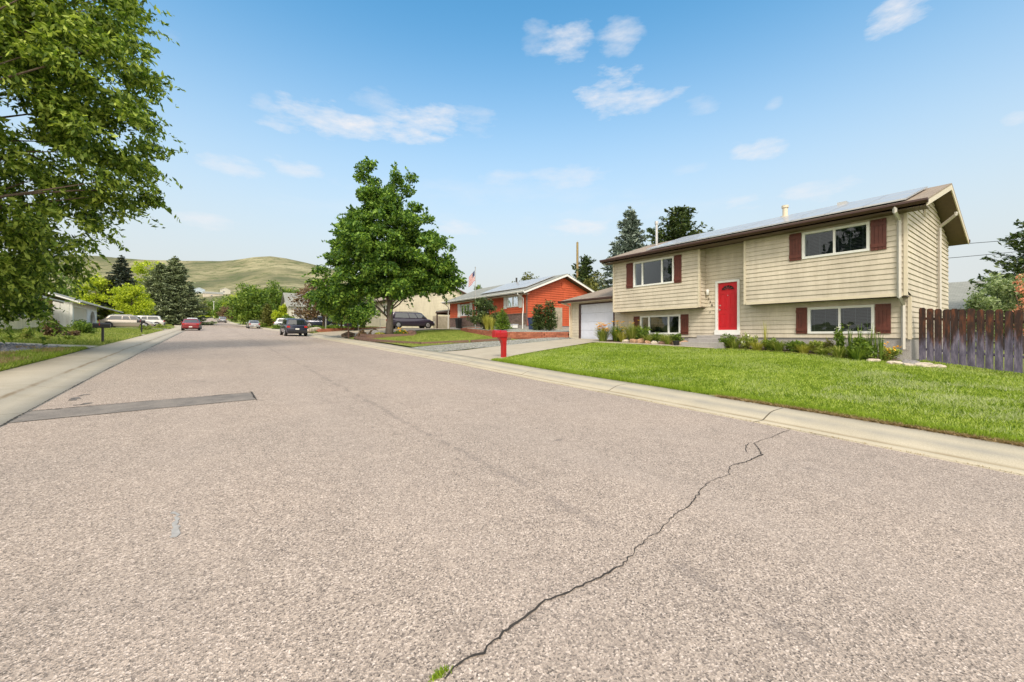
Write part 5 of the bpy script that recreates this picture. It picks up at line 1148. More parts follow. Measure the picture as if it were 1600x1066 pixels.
# bed in front of the beige house -------------------------------------------------
clump('daylily', 'tall clump of orange daylilies at the garage corner of the bed', 16.75, 14.6, .8, .62, G['weed'], 330, fl=G['yflower'], nfl=30, flsize=.16, stalk=.06, lean=.8)
clump('daylily', 'orange daylilies with pale stalks in front of the garage wall corner', 17.2, 14.05, .85, .6, G['green'], 260, fl=G['yflower'], nfl=12, flsize=.13, stalk=.12, lean=.7)
clump('daylily', 'yellow-tipped leafy clump left of the lower left window', 17.3, 13.1, .95, .7, G['weed'], 380, fl=G['yflower'], nfl=8, flsize=.11, lean=.7)
bush('shrub', 'leafy green perennial under the left shutter of the lower left window', 17.4, 12.6, .85, .55, G['green'], 1500, .09)
bush('perennial', 'low green perennial below the lower left window', 17.45, 11.9, .55, .45, G['green'], 900, .07)
bush('perennial', 'pale flowering tuft below the lower left window', 17.5, 11.4, .5, .4, G['weed'], 800, .06, fl=G['wflower'], nfl=14)
bush('perennial', 'green tuft among the orange stones by the right shutter', 17.35, 10.75, .6, .4, G['green'], 900, .08)
clump('grass_tuft', 'arching grass tuft among the tan stones', 16.95, 10.9, .4, .4, G['weed'], 150)
cols = ['rock', 'palerock', 'rock', 'rock', 'greyrock', 'palerock']
RK = [(16.85, 13.2, .17, 'pale rounded stone at the daylily end of the bed'), (16.9, 12.75, .2, 'tan pointed stone second from the daylilies'), (16.92, 12.35, .24, 'largest orange stone in the bed'), (17.15, 12.15, .15, 'small orange stone behind the largest one'),
      (16.88, 11.95, .17, 'flat tan stone below the middle of the window'), (16.86, 11.55, .16, 'grey-white stone below the middle of the window'), (17.1, 11.4, .14, 'small round pale stone behind the grey-white one'), (16.9, 11.15, .18, 'brown stone left of the grass tuft'),
      (17.2, 10.9, .2, 'tan stone behind the grass tuft'), (16.9, 10.45, .2, 'orange-yellow stone right of the grass tuft'), (17.1, 10.2, .22, 'bright orange stone stacked near the steps'), (16.85, 10.1, .17, 'pale cream stone nearest the steps'), (17.3, 10.35, .15, 'small orange stone against the wall near the steps')]
for i, (x, y, r, lab) in enumerate(RK): rock(lab, x, y, r, r*.8, r*.62, MT[['palerock', 'rock', 'rock', 'rock', 'rock', 'palerock', 'palerock', 'timber', 'rock', 'rock', 'rock', 'palerock', 'rock'][i]], group='stones edging the flower bed')
bo = thing('flower_pot', 'small black pot standing among the stones near the steps', 'pot', (16.72, 10.35, gz(16.72, 10.35)))
m = MB(); zz = gz(16.72, 10.35); m.loft([[(16.72+r*cos(a), 10.35+r*sin(a), zz+h_) for a in np.linspace(0, 2*pi, 14, endpoint=False)] for r, h_ in ((.10, 0), (.14, .2), (.155, .2), (.155, .24), (.13, .24), (.12, .18))]); m.build('pot_body', MT['black'], bo)
# between door and downspout
PL = [(17.0, 8.25, .62, .5, 'green', 'leafy plant right beside the steps'), (17.2, 7.55, .7, .45, 'weed', 'plant with pale flower heads below the door frame'), (17.3, 6.75, .55, .45, 'green', 'green plant under the tall thin stalks'),
      (17.3, 6.0, .5, .45, 'green', 'low green plant left of the lower right window'), (17.4, 5.3, .5, .4, 'weed', 'low weedy plant below the left shutter'), (17.35, 5.75, .35, .35, 'green', 'short green plant at the foundation')]
for x, y, h_, r_, c_, lab in PL: bush('perennial', lab, x, y, h_, r_, G[c_], 1300, .07, fl=G['wflower'] if 'pale flower' in lab else None, nfl=16)
clump('foxtail_stalks', 'tall thin upright yellow-green stalks left of the lower right window', 17.45, 7.0, 1.15, .2, G['straw'], 20, lean=.1, wd=.012)
for i, (x, y, h_, r_) in enumerate(((16.95, 7.95, .5, .5), (17.0, 7.1, .45, .5), (17.05, 6.4, .5, .5), (17.1, 5.6, .4, .45), (17.0, 5.0, .35, .4))):
    clump('grass_tuft', 'yellow-green grassy tuft at the lawn edge, '+['nearest the steps', 'second from the steps', 'third from the steps', 'fourth from the steps', 'fifth from the steps'][i], x, y, h_, r_, G['straw' if i % 2 else 'weed'], 190, lean=.8, wd=.016, group='grassy tufts right of the steps')
for i, (x, y, h_, r_) in enumerate(((17.0, 13.5, .6, .5), (17.05, 12.0, .5, .45), (17.1, 11.1, .5, .45))):
    clump('grass_tuft', 'leafy tuft behind the stones of the left bed, '+['by the daylilies', 'below the window middle', 'below the right window pane'][i], x, y, h_, r_, G['straw' if i == 0 else 'weed'], 200, lean=.8, wd=.018, fl=G['yflower'] if i == 0 else None, nfl=6, flsize=.09, group='leafy tufts in the left bed')
bush('hollyhock', 'tall leafy stem with white flowers in front of the lower right window', 17.2, 4.55, 1.15, .22, G['green'], 900, .08, fl=G['wflower'], nfl=5)
bush('perennial', 'low grey-green plant left of the hollyhock', 17.45, 4.95, .6, .25, G['olive'], 500, .07)
bush('daisy_bush', 'large leafy bush with white daisies under the right half of the window', 16.95, 3.95, .85, .6, G['green'], 3200, .075)
for q, (a, b, c_) in enumerate(((16.9, 4.25, 1.22), (16.8, 3.95, 1.3), (17.0, 3.75, 1.32), (16.95, 3.6, 1.2), (16.85, 3.45, 1.05))):
    clump('shasta_daisy', ['white daisy leaning left over the big bush', 'pair of white daisies standing highest over the bush', 'white daisy beside the highest ones', 'white daisy right of the highest ones', 'white daisy in front of the right shutter'][q], a, b, c_-.2, .12, G['green'], 20, fl=G['wflower'], nfl=2, flsize=.075)
bush('perennial', 'yellow-flowered plant in a dark pot by the downspout', 17.0, 3.35, .6, .38, G['weed'], 1200, .06, fl=G['yflower'], nfl=26)
clump('grass_tuft', 'spiky grass at the left foot of the daisy bush', 16.6, 4.45, .42, .4, G['weed'], 200)
clump('grass_tuft', 'spiky dark leaves in front of the daisy bush', 16.45, 3.95, .42, .35, G['green'], 160, wd=.025)
hose = MB(); hose.tube([(17.3+.03*sin(q*3), 4.9+q*.12, gz(17.3, 5)+.03) for q in range(10)], .02, 6); tag(hose.build('garden_hose', plain('blue_hose', (.03, .06, .2), .4, .1)), 'dark blue hose lying at the foundation', 'hose')
for i, (x, y, r, lab) in enumerate([(16.55, 3.6, .17, 'flat pale stone in front of the daisy bush'), (16.35, 3.05, .2, 'flat cream stone in front of the yellow-flowered plant'), (16.6, 2.75, .22, 'grey-white stone below the downspout'), (16.95, 2.85, .2, 'rounded grey stone against the downspout'),
        (16.5, 2.45, .24, 'large flat tan stone left of the fence'), (16.75, 2.2, .18, 'small tan stone nearest the fence'), (16.25, 2.75, .16, 'small pale stone at the lawn edge')]):
    rock(lab, x, y, r, r*.75, r*.35, MT['greyrock' if 'grey' in lab else 'palerock'], group='stones at the downspout')
# orange house planting
conifer('juniper', 'dark narrow juniper, left one of two by the orange gable wall', 19.9, 23.6, 1.95, 1.9, .42, G['pine'], 18, 9, 60, .16, seed=21, updown=.5, pw=.35, base=.02, cat='shrub')
conifer('juniper', 'dark narrow juniper, right one of two by the orange gable wall', 20.45, 23.0, 1.95, 2.1, .48, G['pine'], 18, 9, 60, .16, seed=22, updown=.5, pw=.35, base=.02, cat='shrub')
tr('pine_bush', 'ragged green pine bush in front of the orange house', 757, 33, 2.7, 1.25, G['pine'], 4500, .16, zo=.2, cat='shrub', cr=.4, low=0, shell=.5)
conifer('dwarf_spruce', 'small bright green cone-shaped spruce behind the red mailbox', 17.3, 24.6, 1.98, 1.5, .52, G['green'], 18, 12, 60, .12, seed=23, updown=-.1, pw=.7, base=.03, cat='shrub')
bush('shrub', 'small bush between the cone-shaped spruce and the pine bush', 18.1, 25.9, 1.6, .5, G['green'], 900, .1, zb=2.05)
clump('ornamental_grass', 'yellow-green ornamental grass clump behind the red block wall', 17.0, 26.2, 1.1, .55, G['straw'], 420, zb=2.0, wd=.018)
clump('ornamental_grass', 'smaller yellow-green grass clump beside the larger one', 16.9, 25.4, .9, .4, G['straw'], 260, zb=1.97, wd=.018)
tb_ = thing('storage_tub', 'white lidded tub by the brick base of the orange house', 'tub', (20.5, 27.6, 2.25)); m = MB(); m.box(20.25, 20.75, 27.3, 28.0, 2.2, 2.48); m.build('tub_body', MT['white'], tb_, bevel=.03); m = MB(); m.box(20.22, 20.78, 27.27, 28.03, 2.485, 2.53); m.build('lid', MT['garagew'], tb_, bevel=.01)
for nm, lab, x, y, mt in (('trash_bin', 'dark blue wheeled bin beside the junipers', 20.75, 25.4, 'trashblue'), ('trash_bin', 'black wheeled bin at the far end of the orange house', 20.6, 37.2, 'black'), ('trash_bin', 'dark bin standing beside the garage wall corner', 19.6, 19.3, 'black')):
    zz = 2.0 if y < 30 else 2.3; zz = 1.45 if y < 20 else zz; tt_ = thing(nm, lab, 'bin', (x, y, zz)); m = MB()
    m.loft([[(x-a, y-a, zz+h_), (x+a, y-a, zz+h_), (x+a, y+a, zz+h_), (x-a, y+a, zz+h_)] for a, h_ in ((.2, .03), (.27, .95))]); m.build('bin_body', MT[mt], tt_, bevel=.02)
    m = MB(); m.box(x-.3, x+.3, y-.3, y+.3, zz+.955, zz+1.02); m.build('lid', MT[mt], tt_, bevel=.02)
    m = MB(); m.tube([(x+.24, y-.25, zz+.1), (x+.24, y+.25, zz+.1)], .1, 10); m.build('wheel', MT['tyre'], tt_)
# round the maple and beyond
for x, y, h_, r_, c_, lab in ((10.6, 31.7, .5, .45, 'straw', 'yellow-green leaves in the planter at the foot of the maple, nearest the street'), (12.2, 31.4, .55, .6, 'green', 'green leaves with yellow flowers at the foot of the maple'), (10.9, 33.6, .8, .6, 'purple', 'dry purplish shrub against the maple trunk'), (9.9, 33.8, .7, .4, 'purple', 'dark bramble beside the mailbox post')):
    bush('plant', lab, x, y, h_, r_, G[c_], 900, .12, cat='plant', fl=G['yflower'] if 'yellow flowers' in lab else None, nfl=30)
rock('grey boulder on the left of the yard beyond the parking pad', 9.7, 51.5, .85, .5, .35, MT['palerock'], name='boulder')
rock('dark reddish boulder in the maple planter', 13.2, 31.6, .5, .35, .25, MT['timber'], name='boulder')
rock('dark rounded boulder against the maple trunk', 10.7, 32.6, .5, .45, .35, MT['greyrock'], name='boulder')
for i, (x, y, s_) in enumerate(((9.4, 53.5, 'nearest the street'), (10.8, 54.5, 'second from the street'), (12.4, 54.2, 'behind the boulder'), (14, 53, 'in front of the low dark tree'), (9.2, 57, 'farthest up the street'))):
    bush('hedge_shrub', 'low green hedge shrub beyond the parking pad, '+s_, x, y, .75, 1.0, G['green'], 1100, .15, group='low hedge shrubs')
bb = thing('signpost', 'short reddish post behind the parked dark car', 'post', (8.9, 50.2, gz(8.9, 50.2))); m = MB(); zz = gz(8.9, 50.2); m.box(8.86, 8.94, 50.16, 50.24, zz-.1, zz+1.15); m.build('post', MT['timber'], bb); m = MB(); m.box(8.84, 8.96, 50.14, 50.26, zz+1.152, zz+1.2); m.build('cap', MT['timber'], bb)
# pieces of scrap by the parking pad
m = MB(); zz = gz(9.4, 37); m.tube([(9.2, 37.2, zz+.12), (9.6, 36.8, zz+.3), (10.1, 36.6, zz+.22)], [.16, .2, .1], 7); m.tube([(9.0, 36.6, zz+.05), (9.9, 36.2, zz+.1)], .06, 6); tag(m.build('dead_stump', MT['bark']), 'dark fallen stump beside the parking pad', 'stump')
# left gardens
bush('plum_shrub', 'purplish young shrub in the left front yard', -7.4, 35.2, 1.3, .55, G['purple'], 1500, .12)
bush('rose_bush', 'low pink-tinged plant beside the purplish shrub', -6.9, 36.6, .5, .55, G['purple'], 900, .12)
bush('shrub', 'rounded dark green shrub left of the black mailbox', -7.3, 42.0, 1.15, .85, G['green'], 2200, .12)
bush('sapling', 'pale young sapling left of the purplish shrub', -7.5, 31.6, .8, .32, G['weed'], 600, .1)
bush('shrub', 'pale green low shrub left of the sapling', -10.5, 37, .6, .9, G['weed'], 1200, .12)
for i, (x, y) in enumerate(((-7.9, 30.8), (-6.9, 31.4), (-6.2, 32.4), (-8.2, 33.0))): clump('hosta', 'pale leafy plant in the left yard, '+['nearest the path', 'second along from the path', 'nearest the street', 'behind the others'][i], x, y, .32, .4, G['weed'], 110, wd=.045, group='pale leafy plants in the left yard')
tr('shrub', 'small yellow-green shrub by the arched entry of the white house', 166, 56, 2.6, .9, G['weed'], 1500, .18, cat='shrub', low=.2)
bush('flower_clump', 'red flowers by the dark vehicle in the left driveway', -8.2, 50, .5, .5, G['weed'], 500, .1, fl=plain('red_petals', (.5, .06, .03), .6, .2), nfl=24)
bush('shrub', 'light green shrub between the silver car and the street', -5.6, 58, .7, .7, G['weed'], 900, .14)
bush('shrub', 'green shrub at the kerb in front of the white car', -5.4, 72, .7, .7, G['weed'], 900, .14)
for i, (x, y) in enumerate(((8.8, 76), (9.6, 80), (8.9, 92), (8.2, 99))): bush('shrub', 'low roadside shrub on the right verge, '+['nearest', 'second', 'third', 'farthest'][i]+' of four up the street', x+float(ro(y)), y, .9, 1.1, G['weed' if i % 2 else 'green'], 800, .2, group='roadside shrubs')

# grass ---------------------------------------------------------------------------
def blades(name, label, pts, h_, w_, mat, off=.02, fz=None, tilt=.5):
    n_ = len(pts); a = RNG.uniform(0, 2*pi, n_); L_ = h_*RNG.uniform(.5, 1.3, n_); z = (fz or H)(pts[:, 0], pts[:, 1])+off
    dx, dy = np.cos(a)*w_/2, np.sin(a)*w_/2; tx, ty = RNG.normal(0, tilt, n_)*L_, RNG.normal(0, tilt, n_)*L_
    V = np.stack([np.stack([pts[:, 0]-dx, pts[:, 1]-dy, z], 1), np.stack([pts[:, 0]+dx, pts[:, 1]+dy, z], 1), np.stack([pts[:, 0]+tx, pts[:, 1]+ty, z+L_], 1)], 1).reshape(-1, 3)
    o = fastmesh(name, V, np.arange(n_*3).reshape(-1, 3), mat, origin=(float(pts[:, 0].mean()), float(pts[:, 1].mean()), float(z.mean()))); return tag(o, label, 'grass', kind='stuff')
def scatter(n_, x0, x1, y0, y1, test=None, near=None):
    P = np.stack([RNG.uniform(x0, x1, n_), RNG.uniform(y0, y1, n_)], 1)
    if test is not None: P = P[test(P[:, 0], P[:, 1])]
    return P
lawn_t = lambda x, y: (y < 13.42+(x-8.97)*.15) & (x < np.where(y > 8.4, 16.0+(14.7-y)*.06, np.where(y > 2.7, 17.0, 18.05)))
dn = lambda x, y: RNG.uniform(0, 1, len(x)) < np.clip(9/np.hypot(x, y), .15, 1)**1.2
P = np.concatenate([scatter(330000, 8.93, 18.1, -1.2, 14.9, lambda x, y: lawn_t(x, y) & dn(x, y))])
nm_ = np.sin(P[:, 0]*1.3+np.sin(P[:, 1]*.9)*1.5)*np.sin(P[:, 1]*1.1+P[:, 0]*.6)
blades('grass', 'bright green mown grass of the front lawn', P, .043, .014, G['lawnblade'])
blades('grass', 'paler lighter grass tufts across the front lawn', scatter(60000, 8.95, 18, -1, 14.5, lambda x, y: lawn_t(x, y) & (np.sin(x*1.7+2*np.sin(y*.8))*np.sin(y*1.4+x*.5)+.3*np.sin(x*6+3*y) > RNG.uniform(-.3, 1.1, len(x)))), .07, .014, leafmat('pale_grass', (.26, .34, .07), (.36, .43, .14), (.44, .50, .22), .25, .7))
blades('grass', 'pale dry patch of grass at the right of the lawn', scatter(26000, 10, 14.5, -.5, 3.2, lambda x, y: np.sin(x*2.4+y)*np.sin(y*3+.6*x)+.35*np.sin(x*7+y*4) > RNG.uniform(-.4, 1.2, len(x))), .06, .012, leafmat('strawy_grass', (.30, .36, .12), (.42, .47, .22), (.52, .55, .32), .25, .7))
blades('grass', 'long ragged grass edge over the right kerb', scatter(26000, 8.86, 9.12, -1.2, 13.4), .085, .014, G['grass'])
blades('dead_grass', 'dry brown thatch at the lawn edge nearest the camera', scatter(9000, 8.78, 8.99, -1, 4.5), .05, .02, G['dry'], tilt=1.5)
blades('grass', 'dry yellowish grass of the neighbouring lawn', scatter(70000, 9.4, 19.5, 21.2, 35, lambda x, y: (x < np.interp(y, [20, 22, 25, 29.5, 33, 35], [15, 15.6, 15.9, 17, 19, 20.4])) & (y > 21.8+(9.5-x)*.18+.3)), .07, .03, G['weed'])
blades('grass', 'weedy grass of the left verge and gardens', scatter(90000, -16, -4.3, 28.3, 62, lambda x, y: ~((y > 43.3+(-4.3-x)*.46) & (y < 45.3+(-4.3-x)*.46)) & (y > 27.4+(-4.3-x)*.62)), .13, .035, G['weed'])
blades('grass', 'yellowish weeds mixed into the left verge by the rock mulch', scatter(40000, -8.5, -4.26, 8, 25.2, lambda x, y: (x > np.interp(y, [8, 15, 20, 25.2], [-7.5, -6.8, -6.2, -4.9])) & (np.sin(x*2.1)*np.sin(y*.9+x) > -.2)), .13, .025, G['weed'])
blades('grass', 'green weeds between the left pavement and the rock mulch', scatter(26000, -8.5, -4.26, 8, 25.2, lambda x, y: x > np.interp(y, [8, 15, 20, 25.2], [-7.5, -6.8, -6.2, -4.9])), .12, .022, G['grass'])
blades('dead_grass', 'dry rusty weeds scattered in the left verge', scatter(26000, -7.5, -4.5, 12, 24.5, lambda x, y: np.sin(x*3)*np.sin(y*1.3) > .1), .14, .03, G['dry'])
blades('grass', 'grass between the left driveways', scatter(26000, -14, -4.5, 69.5, 76.3), .15, .06, G['weed'])
blades('grass', 'grass behind the left sidewalk farther up', scatter(24000, -14, -6, 83, 110, lambda x, y: x < -4.6+ro(y)), .15, .07, G['weed'])
blades('grass', 'verge grass along the right kerb farther up', scatter(36000, 4, 18, 50, 120, lambda x, y: x > 9.0+ro(y)), .15, .06, G['weed'])
blades('grass', 'yellow-green grass bank beyond the street end', scatter(30000, -30, 30, 246, 290), .8, .5, G['lime'], tilt=.3)
blades('weeds', 'green weeds rooted in the near end of the long crack', np.array([roadpt(675+q*26/90, 1062-q*17/90) for q in RNG.uniform(0, 90, 170)])+RNG.normal(0, .010, (170, 2)), .017, .007, G['grass'], off=0, fz=lambda a, b: np.array([rdz(float(p_), float(q_)) for p_, q_ in zip(a, b)]))
blades('weeds', 'sparse weeds in the kerb joint of the right gutter', np.stack([RNG.normal(7.54, .012, 900), RNG.uniform(-1, 16, 900)], 1)[RNG.uniform(0, 1, 900) > .3], .02, .012, G['dry'], off=0, fz=lambda a, b: rz(b)+.006)
def pebbles(name, label, pts, size, mat, cat='stones'):
    n_ = len(pts); B = np.array([(1, 0, 0), (0, 1, 0), (-1, 0, 0), (0, -1, 0), (0, 0, .8), (0, 0, -.6)]); Fb = np.array([(0, 1, 4), (1, 2, 4), (2, 3, 4), (3, 0, 4), (1, 0, 5), (2, 1, 5), (3, 2, 5), (0, 3, 5)])
    s = size*RNG.uniform(.5, 1.5, (n_, 1, 1)); V = B[None]*s*RNG.uniform(.7, 1.3, (n_, 6, 3)); a = RNG.uniform(0, 6, n_); ca, sa = np.cos(a)[:, None], np.sin(a)[:, None]
    X = V[..., 0]*ca-V[..., 1]*sa+pts[:, 0:1]; Yv = V[..., 0]*sa+V[..., 1]*ca+pts[:, 1:2]; Z = V[..., 2]+(H(pts[:, 0], pts[:, 1])+.05)[:, None]
    o = fastmesh(name, np.stack([X, Yv, Z], -1).reshape(-1, 3), (Fb[None]+np.arange(n_)[:, None, None]*6).reshape(-1, 3), mat, origin=(float(pts[:, 0].mean()), float(pts[:, 1].mean()), 1)); return tag(o, label, cat, kind='stuff')
pebbles('mulch_stones', 'grey stones of the left rock mulch', scatter(7000, -15, -5, 17, 28, lambda x, y: (x < np.interp(y, [15, 20, 25.2, 28], [-6.8, -6.2, -5.0, -7])) & (y < 25.5+(-4.3-x)*.6)), .07, blockmat('mulch_stone', [(.12, .12, .14), (.25, .24, .27), (.42, .4, .4)]))
pebbles('gravel_stones', 'small grey stones on the gravel by the driveway', scatter(6000, 9.1, 18, 17.9, 21.3, lambda x, y: y < 21.3-(x-9)*.2), .025, blockmat('gravel_stone', [(.14, .14, .13), (.28, .29, .26), (.45, .45, .42)]))

# ------------------------------------------------------------------ vehicles
def car(name, label, x, y, rot, paint, kind='suv', group=None, zo=None):
    K = {'suv': dict(L=4.6, W=1.86, H=1.66, belt=1.05, hood=1.02, r=.36, rear=.25, front=1.25, roof=(.55, 3.15), tail=1.05),
         'van': dict(L=5.1, W=1.98, H=1.78, belt=1.08, hood=1.0, r=.34, rear=.10, front=1.0, roof=(.35, 3.45), tail=1.06),
         'wagon': dict(L=4.8, W=1.86, H=1.56, belt=1.0, hood=.92, r=.35, rear=.30, front=1.3, roof=(.85, 3.1), tail=1.0),
         'sedan': dict(L=4.6, W=1.8, H=1.45, belt=.93, hood=.88, r=.32, rear=.75, front=1.25, roof=(1.35, 2.9), tail=.98)}[kind]
    L, Wd, Ht, belt, hood, r = K['L'], K['W']/2, K['H'], K['belt'], K['hood'], K['r']
    root = thing(name, label, 'car', (0, 0, 0), group); xf = L-K['front']       # x: 0 rear .. L nose
    st = [(0.0, .42, K['tail']-.22, .86), (.06, .30, K['tail']-.06, .93), (.35, .24, K['tail']+.01, .985), (1.2, .22, belt, 1), (xf-.5, .22, belt, 1), (xf, .22, belt-.02, 1), (xf+.35, .22, hood+.0, .99), (L-.45, .24, hood-.10, .96), (L-.12, .28, hood-.22, .88), (L, .40, hood-.36, .76)]
    secs = []
    for sx, zb_, zt_, wf in st:
        w = Wd*wf; half = [(w*.86, zb_), (w*.97, zb_+.12), (w, (zb_+zt_)/2+.02), (w*.975, zt_-.10), (w*.90, zt_-.01), (w*.5, zt_+.025)]
        secs.append([(sx, a, b) for a, b in half]+[(sx, -a, b) for a, b in half[::-1]])
    m = MB(); m.loft(secs); m.build('body', paint, root, smooth=True, bevel=.03)
    # cabin
    r0, r1 = K['roof']; x0, x1 = K['rear'], xf+.12; wb, wt_ = Wd*.93, Wd*.76; zb_ = belt-.04
    def ring(zv, xa, xb, w): return [(xa, w*.9, zv), (xa+.12, w, zv), ((xa+xb)/2, w*1.01, zv), (xb-.15, w*.98, zv), (xb, w*.85, zv), (xb+.04, 0, zv), (xb, -w*.85, zv), (xb-.15, -w*.98, zv), ((xa+xb)/2, -w*1.01, zv), (xa+.12, -w, zv), (xa, -w*.9, zv), (xa-.02, 0, zv)]
    zr_ = Ht
    m = MB(); m.loft([ring(zb_, x0, x1, wb), ring(zr_-.09, r0-.06, r1+.1, wt_+.03), ring(zr_-.02, r0+.05, r1-.05, wt_-.05), ring(zr_, r0+.25, r1-.3, wt_-.2)]); m.build('cabin', paint, root, smooth=True, bevel=.02)
    A = np.array(ring(zb_, x0, x1, wb)); B = np.array(ring(zr_-.09, r0-.06, r1+.1, wt_+.03))
    def lerp(i, f, v): i2 = (i+1) % 12; lo = A[i]*(1-f)+A[i2]*f; hi = B[i]*(1-f)+B[i2]*f; return lo*(1-v)+hi*v
    def side(sg):
        for (ua, ub) in ((.10, .98), (1.02, 1.48), (1.53, 2.0)) if kind != 'sedan' else ((.5, 1.22), (1.27, 2.0)):
            def S(u, v):
                xa = A[1][0]+(A[3][0]-A[1][0])*u/2; xb = B[1][0]+(B[3][0]-B[1][0])*u/2; xx = xa*(1-v)+xb*v; w = (wb*(1-v)+(wt_+.03)*v)*1.005+.008; return (xx, sg*w, (zb_*(1-v)+(zr_-.09)*v))
            m = MB(); m.poly([S(ua, .14), S(ub, .14), S(ub-.02, .92), S(ua+.02, .92)]); m.build('side_window', MT['carglass'], root)
    side(1); side(-1)
    def endglass(nm, xb0, xt0, o, va, vb):
        w = lambda v: (wb*(1-v)+wt_*v)*.86; X_ = lambda v: xb0*(1-v)+xt0*v+o
        m = MB(); m.poly([(X_(va), -w(va), zb_+(zr_-.09-zb_)*va), (X_(va)+(.03 if o > 0 else -.015), 0, zb_+(zr_-.09-zb_)*va), (X_(va), w(va), zb_+(zr_-.09-zb_)*va), (X_(vb), w(vb), zb_+(zr_-.09-zb_)*vb), (X_(vb)+(.03 if o > 0 else -.015), 0, zb_+(zr_-.09-zb_)*vb), (X_(vb), -w(vb), zb_+(zr_-.09-zb_)*vb)]); m.build(nm, MT['carglass'], root)
    endglass('rear_window', x0, r0-.06, -.022, .16, .92); endglass('windshield', x1, r1+.1, .018, .08, .94)
    for wx in (.82, L-.88):
        for sg in (1, -1):
            c = (wx, sg*(Wd-.11), r)
            m = MB(); k_ = 22; m.add([(wx+rr*cos(a), sg*(Wd+.004), r+rr*sin(a)) for rr in (r+.07,) for a in np.linspace(0, 2*pi, k_, endpoint=False)], [tuple(range(k_))]); ar = m.build('wheel_arch', MT['black'], root)
            m = MB(); m.tube([(wx, sg*(Wd-.2), r), (wx, sg*(Wd-.02), r), (wx, sg*(Wd+.012), r)], [r, r, r*.93], 22); wh = m.build('wheel', MT['tyre'], root)
            m = MB(); m.tube([(wx, sg*(Wd+.012), r), (wx, sg*(Wd+.02), r)], [r*.66, r*.6], 18)
            for a in np.linspace(0, 2*pi, 5, endpoint=False): m.obox((wx+cos(a)*r*.33, sg*(Wd+.024), r+sin(a)*r*.33), (cos(a)*r*.3, 0, sin(a)*r*.3), (-sin(a)*.03, 0, cos(a)*.03), (0, .006, 0))
            m.build('rim', MT['rim'], wh)
    for sg in (1, -1):
        m = MB(); m.obox((.035, sg*Wd*.78, K['tail']-.16), (.05, 0, 0), (0, Wd*.14, 0), (0, 0, .09)); m.build('taillight', MT['taillight'], root, bevel=.015)
        m = MB(); m.obox((L-.13, sg*Wd*.68, hood-.30), (.12, 0, 0), (0, Wd*.16, 0), (0, 0, .06)); m.build('headlight', MT['headlight'], root, bevel=.015)
        m = MB(); m.obox((xf-.2, sg*(Wd+.06), belt+.08), (.05, 0, 0), (0, .09, 0), (0, 0, .07)); m.build('mirror', paint, root, bevel=.02)
    m = MB(); m.box(-.05, .12, -Wd*.86, Wd*.86, .36, .56); m.build('rear_bumper', MT['black'] if kind in ('suv',) else paint, root, bevel=.03)
    m = MB(); m.box(L-.12, L+.04, -Wd*.72, Wd*.72, .32, .5); m.build('front_bumper', MT['black'], root, bevel=.03)
    m = MB(); m.box(-.062, -.052, -.16, .16, .62 if kind != 'sedan' else .42, .76 if kind != 'sedan' else .54); m.build('licence_plate', MT['plate'], root)
    if kind in ('suv', 'wagon', 'van'):
        for sg in (1, -1): m = MB(); m.tube([(r0+.2, sg*wt_*.9, zr_), (r0+.3, sg*wt_*.9, zr_+.05), (r1-.4, sg*wt_*.9, zr_+.05), (r1-.3, sg*wt_*.9, zr_)], .016, 5); m.build('roof_rail', MT['galv'] if kind == 'wagon' else MT['black'], root)
    e = .5; sl2 = (rz(y+1)-rz(y-1))/2
    root.location = (x, y, (rdz(x, y) if zo is None else zo)); root.rotation_euler = (0, (-math.atan(sl2) if abs(rot-90) < 20 else (math.atan(sl2) if abs(rot+90) < 20 else 0)), radians(rot)); return root
P_ = carpaint
# rear-left origin is x=0 (rear bumper centre); rot 90 = facing up the street
car('parked_suv', 'dark navy hatchback SUV parked at the right kerb, rear towards the camera', 6.55, 42.6, 90, P_('navy_paint', (.025, .03, .06)), 'suv')
car('parked_car', 'silver car parked at the right kerb farther up the street', 6.35, 85.0, 91.5, P_('silver_paint', (.42, .42, .42), .6), 'sedan')
car('parked_suv', 'farthest car parked at the right kerb near the street end', 2.9, 140, 94, P_('grey_silver_paint', (.32, .34, .37), .6), 'suv')
car('parked_car', 'red sedan parked at the left kerb, rear towards the camera', -1.9, 63.5, 90, P_('red_paint', (.24, .02, .028)), 'sedan')
car('parked_car', 'dark car parked right ahead of the red sedan', -1.9, 73, 90, P_('charcoal_paint', (.03, .03, .035)), 'sedan')
car('parked_car', 'white car parked at the left kerb beyond the dark one', -2.5, 92, 92, P_('white_car_paint', (.6, .6, .62), .1), 'suv')
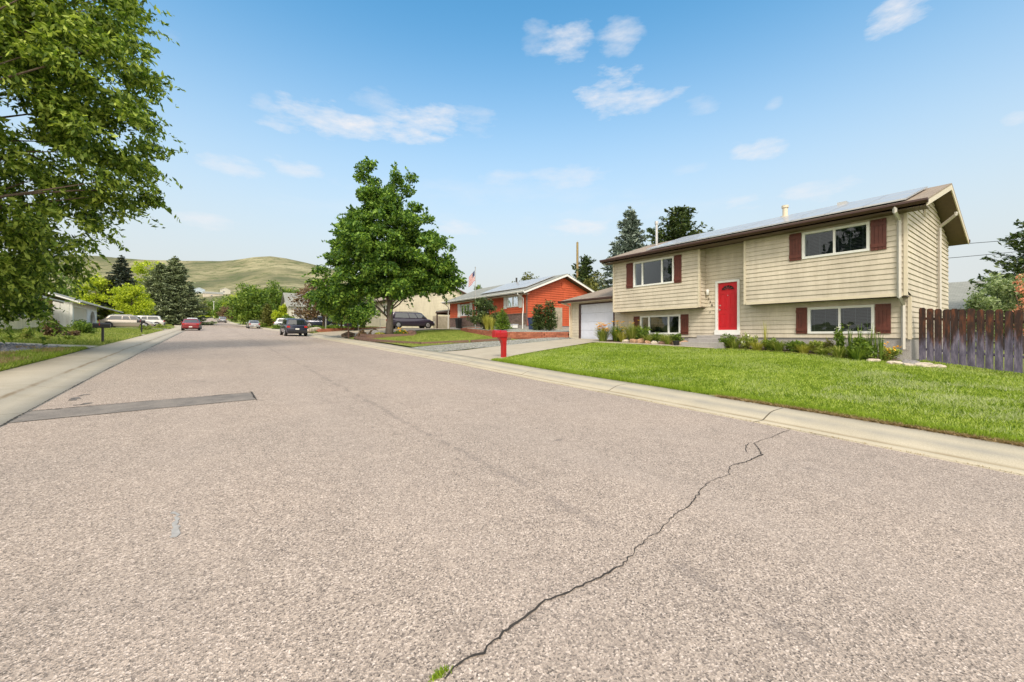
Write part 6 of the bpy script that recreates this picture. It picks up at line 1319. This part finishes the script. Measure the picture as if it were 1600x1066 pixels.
car('parked_wagon', 'silver-beige wagon in the left driveway, side on with its nose to the street', -10.2, 66.2, 0, P_('champagne_paint', (.42, .38, .33), .6), 'wagon', zo=gz(-8, 66)-.02)
car('parked_suv', 'white SUV in the farther left driveway, rear towards the street', -5.4, 79.3, 180, P_('pearl_paint', (.62, .6, .57), .2), 'suv', zo=gz(-8, 79)-.02)
car('parked_suv', 'dark blue vehicle deep in the left driveway behind the black mailbox', -16.6, 67.2, 0, P_('deep_blue_paint', (.02, .02, .06)), 'suv', zo=gz(-14, 67))
car('parked_minivan', 'dark purple-grey minivan in the driveway behind the big maple', 15.9, 44.6, -4, P_('aubergine_paint', (.035, .026, .05), .3), 'van', zo=gz(18, 44.4)+.04)
car('parked_suv', 'dark blue SUV in the driveway behind the parked navy one', 11.0, 65.5, -20, P_('ink_blue_paint', (.02, .03, .06)), 'suv', zo=gz(13, 66)+.05)
car('parked_car', 'pale grey car in a driveway left of the two-storey house', 8.6, 78.5, -10, P_('pale_grey_paint', (.35, .37, .38), .5), 'suv', zo=gz(10.5, 78))
# street light arm reaching over from the right
lp = thing('street_light', 'pale street light arm reaching through the reddish tree', 'street light', (9.2, 57.5, gz(9.2, 57.5)))
zz = gz(9.2, 57.5); m = MB(); m.tube([(12.2, 57.5, zz-.1), (12.2, 57.5, zz+6.2), (11.6, 57.3, zz+6.0), (9.4, 56.5, zz+4.6), (8.6, 56.2, zz+4.3)], [.09, .07, .06, .05, .04], 8); m.build('pole', MT['galv'], lp)
m = MB(); m.obox((8.2, 56.1, zz+4.22), (.4, .1, -.12), (-.05, .14, 0), (0, 0, .06)); m.build('lamp_head', MT['galv'], lp, bevel=.02)
sp_ = thing('street_pole', 'thin white pole at the far end of the street', 'pole', (*pxpt(334, 200), float(rz(235)))); m = MB(); q = pxpt(334, 200); m.tube([(q[0], q[1], float(rz(q[1]))), (q[0], q[1], float(rz(q[1]))+8)], [.14, .1], 6); m.build('pole', MT['white'], sp_); m = MB(); m.box(q[0]-.5, q[0]+.5, q[1]-.15, q[1]+.15, float(rz(q[1]))+8, float(rz(q[1]))+8.2); m.build('lamp_head', MT['galv'], sp_)
